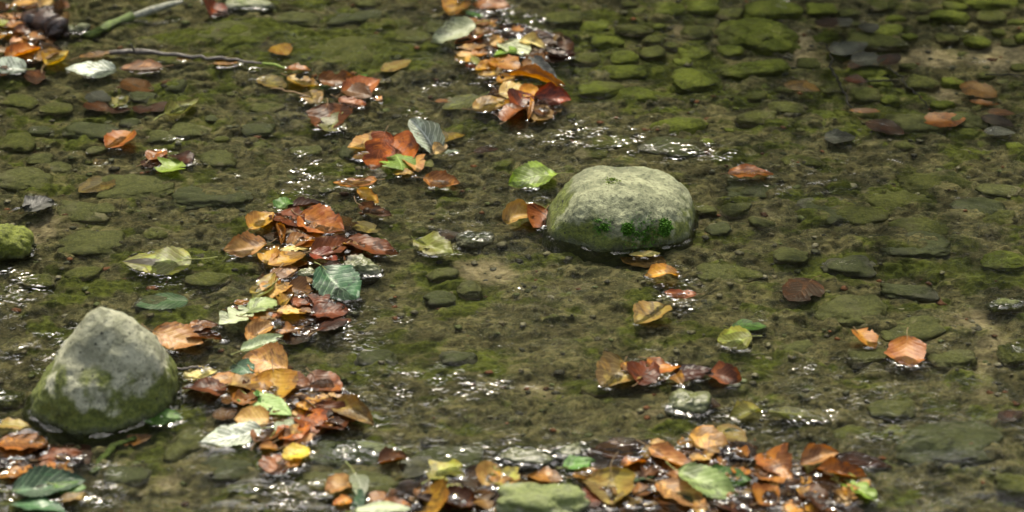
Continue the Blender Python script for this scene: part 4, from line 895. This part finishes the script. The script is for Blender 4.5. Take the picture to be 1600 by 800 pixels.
# ------------------------------------------------------------------ the water surface (last, because it rises where it wets stones and leaves)
RIPPLE = [(650,190,22,30,1.5),(920,210,60,22,1.6),(1040,225,80,26,1.3),(1120,240,40,20,1.2),(870,135,24,16,1.2),(690,133,70,12,1.0),(475,270,34,34,1.3),(520,285,40,26,.7),(385,115,36,16,1.2),(680,610,60,28,1.0),(755,600,40,20,1.2),(595,615,30,36,1.1),(20,450,50,34,1.5),
          (70,540,70,40,.9),(250,455,70,20,.5),(1060,445,40,34,.8),(1060,480,24,24,.8),(1180,490,26,16,.8),(705,390,24,14,1.0),(800,700,110,22,.8),(1350,640,170,60,.34),(1300,700,160,50,.25),(155,760,36,26,1.3),(450,775,60,26,1.2),(470,510,40,14,.9),(1250,270,120,30,.5),
          (1180,655,120,26,.4),(40,780,60,40,1.3),(770,20,80,30,1.1),(840,50,60,24,1.0),(1010,700,120,16,.7),(1010,560,40,16,.7),(560,515,40,40,.7),(510,130,120,30,.4),(800,220,120,30,.5),(1400,610,160,50,.2),(690,340,60,24,.6),(800,290,50,20,.5),(300,600,60,30,.4),(960,350,140,60,.35)]
DX, DY = .0025, .0030
wx = np.concatenate([axis(-1.22, 1.22, DX, 7.0)]); wy = axis(-.95, 1.28, DY, 8.0)
X, Y = np.meshgrid(wx, wy)
amp = np.zeros_like(X)
for (px, py, rx, ry, k) in RIPPLE:
    c = at(px, py, 0); m = mpp(py)
    amp += k * np.exp(-(((X - c.x) / (rx * m)) ** 2 + ((Y - c.y) / (ry * m / .515)) ** 2))
inside = (np.abs(X) < 1.3) & (Y > -1.0) & (Y < 1.35)
amp = amp + .75 * sstep(.34, .58, perlin(xy3(X, Y, 13, 22, 9.9))) * sstep(-.2, .3, perlin(xy3(X, Y, 3, 4, 12.)))
amp = np.where(inside, np.minimum(amp, 1.6), 0)
q = .07 * perlin(xy3(X, Y, 5, 6, 1.1))
Z = .0008 * perlin(xy3(X + q, Y, 9, 15, 2.2)) + .00036 * perlin(xy3(X + q, Y + q, 24, 36, 3.3))
Z += WAVE * .00040 * (.08 + amp) * perlin(xy3(X + q, Y, 62, 88, 4.4)) + WAVE * .00024 * (.03 + 1.3 * amp) * perlin(xy3(X, Y + q, 128, 150, 5.5))
swell = np.zeros_like(X)
for (px, py, rx, ry, k) in [(450,775,70,26,1.),(160,750,40,22,.9),(40,775,60,24,.8),(470,512,34,14,.9),(1190,492,20,10,.6),(990,165,50,14,.5),(1250,285,110,22,.45),(560,118,50,10,.4),(1150,240,60,14,.6),(830,105,40,14,.6),(1010,700,80,10,.6),(30,560,60,40,.5),(690,350,40,12,.6),(700,585,60,20,.35),(960,235,110,24,.5),(120,560,50,30,.5),(600,125,60,14,.5),(1330,300,100,26,.35),(760,350,50,14,.4)]:
    c = at(px, py, 0); m = mpp(py)
    swell += k * np.exp(-(((X - c.x) / (rx * m)) ** 2 + ((Y - c.y) / (ry * m / .515)) ** 2))
Z += .0030 * swell * perlin(xy3(X + q, Y, 26, 34, 7.7))
# rim of water drawn up where it meets leaves and stones
pts = np.concatenate([p for p in WATERLINE if len(p)])
M = np.zeros_like(X)
i = np.searchsorted(wx, pts[:, 0]); j = np.searchsorted(wy, pts[:, 1])
ok = (i > 0) & (i < len(wx)) & (j > 0) & (j < len(wy)); np.maximum.at(M, (j[ok], i[ok]), 1.0)
def blur(a, s):
    k = np.exp(-.5 * (np.arange(-6, 7) / s) ** 2); k /= k.sum()
    a = sum(w * np.roll(a, d, 1) for w, d in zip(k, range(-6, 7)))
    return sum(w * np.roll(a, d, 0) for w, d in zip(k, range(-6, 7)))
Bm = np.minimum(blur(M, 1.5) * 3.0, 1.0)
jit = .6 + .6 * perlin(xy3(X, Y, 70, 70, 8.8))
Z += .0028 * Bm * np.clip(jit, .1, 1.4)
M2 = np.zeros_like(X); pf = np.concatenate(FOOT); i = np.searchsorted(wx, pf[:, 0]); j = np.searchsorted(wy, pf[:, 1]); M2[np.clip(j, 0, len(wy) - 1), np.clip(i, 0, len(wx) - 1)] = 1
Z += .0048 * np.minimum(blur(M2, 1.7) * 3.2, 1) * np.clip(.75 + .5 * perlin(xy3(X, Y, 30, 30, 3.8)), .2, 1.2)
amp_s = np.clip((amp * 1.05 + 1.6 * Bm) * (.42 + 1.6 * perlin(xy3(X, Y, 34, 46, 6.6))), 0, 1.6)
wme = mesh_np('water', np.stack([X, Y, Z], -1).reshape(-1, 3), grid_faces(len(wx), len(wy)))
add_attr(wme, 'ripple', np.stack([amp_s] * 3, -1).reshape(-1, 3))
t = NT('stream_water'); tc = t.n('ShaderNodeTexCoord')
b1 = t.noise(tc.outputs['Object'], 115, 1, .35)
rp = t.n('ShaderNodeAttribute', attribute_name='ripple')
bn = t.n('ShaderNodeBump'); t.l(b1, bn.inputs['Height']); bn.inputs['Distance'].default_value = .0045
t.l(t.math('ADD', t.math('MULTIPLY', rp.outputs['Fac'], .8), .035), bn.inputs['Strength']); nrm = bn.outputs[0]
fr = t.n('ShaderNodeFresnel'); fr.inputs['IOR'].default_value = 1.333
gl = t.n('ShaderNodeBsdfGlossy'); gl.inputs['Roughness'].default_value = .10; t.l(nrm, gl.inputs['Normal'])
if REFRACT:
    tr = t.n('ShaderNodeBsdfRefraction'); tr.inputs['IOR'].default_value = 1.333; tr.inputs['Roughness'].default_value = 0
    tr.inputs['Color'].default_value = (.95, .97, .90, 1)
else:
    tr = t.n('ShaderNodeBsdfTransparent'); tr.inputs['Color'].default_value = (.93, .95, .88, 1)
mx = t.n('ShaderNodeMixShader'); t.l(fr.outputs[0], mx.inputs[0]); t.l(tr.outputs[0], mx.inputs[1]); t.l(gl.outputs[0], mx.inputs[2])
wme.materials.append(t.done(mx.outputs[0]))
water = tag(link('water', wme), kind='structure')
if REFRACT:
    water.cycles.is_caustics_caster = True
    sun_d.cycles.is_caustics_light = True
    for o in SC.objects:
        if o.type == 'MESH' and o is not water: o.cycles.is_caustics_receiver = True

# ------------------------------------------------------------------ words for every leaf and stone
PLACES = [(50,50,'the far heap beside the rotten wood'),(200,120,'the bare run before the long twig'),(500,135,'the drift at the twig end'),(790,60,'the long far raft'),(820,155,'the lower tip of the far raft'),(620,245,'the small raft in mid stream'),
          (440,370,'the crown of the raft by the wet stone'),(440,480,'the raft below the wet stone'),(330,590,'the raft near the pointed boulder'),(480,600,'the outer raft by the pointed boulder'),(430,690,'the near tail of that raft'),(50,720,'the corner before the pointed boulder'),
          (560,760,'the scatter before the flat pale stone'),(720,770,'the dark patch beside the yellow pair'),(860,755,'the gap by the pale green stone'),(980,740,'the broad heap by the green oval'),(1100,760,'the middle of the broad near heap'),(1260,750,'the outer end of the near heap'),
          (1050,580,'the row by the wet stone'),(950,330,'the water by the domed boulder'),(1060,450,'the water before the domed boulder'),(1310,75,'the cobbles under the slate leaves'),(1380,180,'the shaded shallows'),(1550,170,'the shaded leaf tangle by the edge'),(250,250,'the shallows behind the grey leaf'),
          (1180,650,'the ripples before the row'),(1400,550,'the open shallows'),(640,360,'the run beside the wet stone')]
def place(x, y): return min(PLACES, key=lambda p: ((p[0] - x)) ** 2 + ((p[1] - y) * 1.8) ** 2)[2]
STW = {'F': 'flat', 'C': 'curled', 'U': 'tilted', 'S': 'sunken', 'R': 'rolled'}
KW = {'B': '', 'E': 'toothed ', 'L': 'lobed ', 'T': 'torn '}
used = {}
def desc(q):
    size = 'large ' if q['px'] > 62 and q['y'] > 250 or q['px'] > 52 and q['y'] <= 250 else ('small ' if q['px'] < 30 else '')
    return size + PAL[q['col']][0] + ' ' + STW[q['state']] + ' ' + KW[q['kind']] + 'leaf'
def art(w): return ('an ' if w[0] in 'aeio' else 'a ') + w
def rel(q, r):
    dx, dy = r['x'] - q['x'], (r['y'] - q['y']) * 1.8
    return 'beside ' if abs(dx) > abs(dy) else ('behind ' if dy > 0 else 'in front of ')
for q in LEAVES:
    if q['label']: used[q['label']] = q
nbase = {}
for q in LEAVES:
    b_ = desc(q) + place(q['x'], q['y']); nbase[b_] = nbase.get(b_, 0) + 1
for q in LEAVES:
    if q['label']: continue
    if q['plain'] and q['state'] == 'S':
        q['label'] = 'soaked ' + PAL[q['col']][0] + ' leaf lying under ' + place(q['x'], q['y']); q['fill'] = True; continue
    base = desc(q) + ' in ' + place(q['x'], q['y'])
    cands = [base] if nbase[desc(q) + place(q['x'], q['y'])] == 1 else []
    near = sorted((r for r in LEAVES if r is not q), key=lambda r: math.hypot(r['x'] - q['x'], (r['y'] - q['y']) * 1.8))[:7]
    for r in near: cands.append(base + ', ' + rel(q, r) + art(PAL[r['col']][0]) + ' one')
    for r in near: cands.append(desc(q) + ' ' + rel(q, r) + art(PAL[r['col']][0]) + ' ' + STW[r['state']] + ' one in ' + place(q['x'], q['y']))
    cands.append(base)
    for cnd in cands:
        if cnd not in used and len(cnd.split()) <= 16: break
    else:
        cnd = next((c_ for c_ in cands if len(c_.split()) <= 16), ' '.join(base.split()[:16]))
    q['label'] = cnd; used.setdefault(cnd, q)
cnt = {}
for q in LEAVES: cnt[q['label']] = cnt.get(q['label'], 0) + 1
for q in LEAVES:
    grp = place(q['x'], q['y']).replace('the ', '', 1)
    tag(q['o'], q['label'], 'leaf', ('soaked leaves under ' if q.get('fill') else 'leaves in ') + grp if not (cnt[q['label']] > 1) else 'alike: ' + q['label'])
MW = {M_cobble.name: 'olive mossy', M_green.name: 'bright green mossy', M_algae.name: 'algae covered', M_dark.name: 'dark'}
useds = {}
for (o, x, y, w, h, mat, rise) in STONES:
    if 'label' in o: useds[o['label']] = 1
for (o, x, y, w, h, mat, rise) in STONES:
    if 'label' in o: continue
    size = 'big ' if w > 70 else ('small ' if w < 40 else '')
    shp = 'long ' if w / h > 2.6 else ('round ' if w / h < 1.7 else '')
    near = sorted((q for q in LEAVES if not q.get('fill')), key=lambda q: math.hypot(q['x'] - x, (q['y'] - y) * 1.8))[:8]
    nst = sorted((s_ for s_ in STONES if s_[0] is not o), key=lambda s_: math.hypot(s_[1] - x, (s_[2] - y) * 1.8))[:3]
    d0 = size + shp + MW[mat.name] + ' sunken stone'
    c = [d0 + ' ' + rel(dict(x=x, y=y), q) + art(PAL[q['col']][0]) + ' leaf in ' + place(x, y) for q in near]
    c += [d0 + ' ' + rel(dict(x=x, y=y), q) + art(PAL[q['col']][0] + ' ' + STW[q['state']]) + ' leaf, ' + place(x, y) for q in near]
    c += [d0 + ' ' + rel(dict(x=x, y=y), q) + art(desc(q)) for q in near]
    c += [d0 + ' ' + rel(dict(x=x, y=y), dict(x=s_[1], y=s_[2])) + art(s_[0]['label']) for s_ in nst if 'label' in s_[0]]
    c += [d0 + ' in ' + place(x, y)]
    for cnd in c:
        if cnd not in useds and len(cnd.split()) <= 16: break
    useds[cnd] = 1
    tag(o, cnd, 'stone', 'mossy stones on the stream bed')
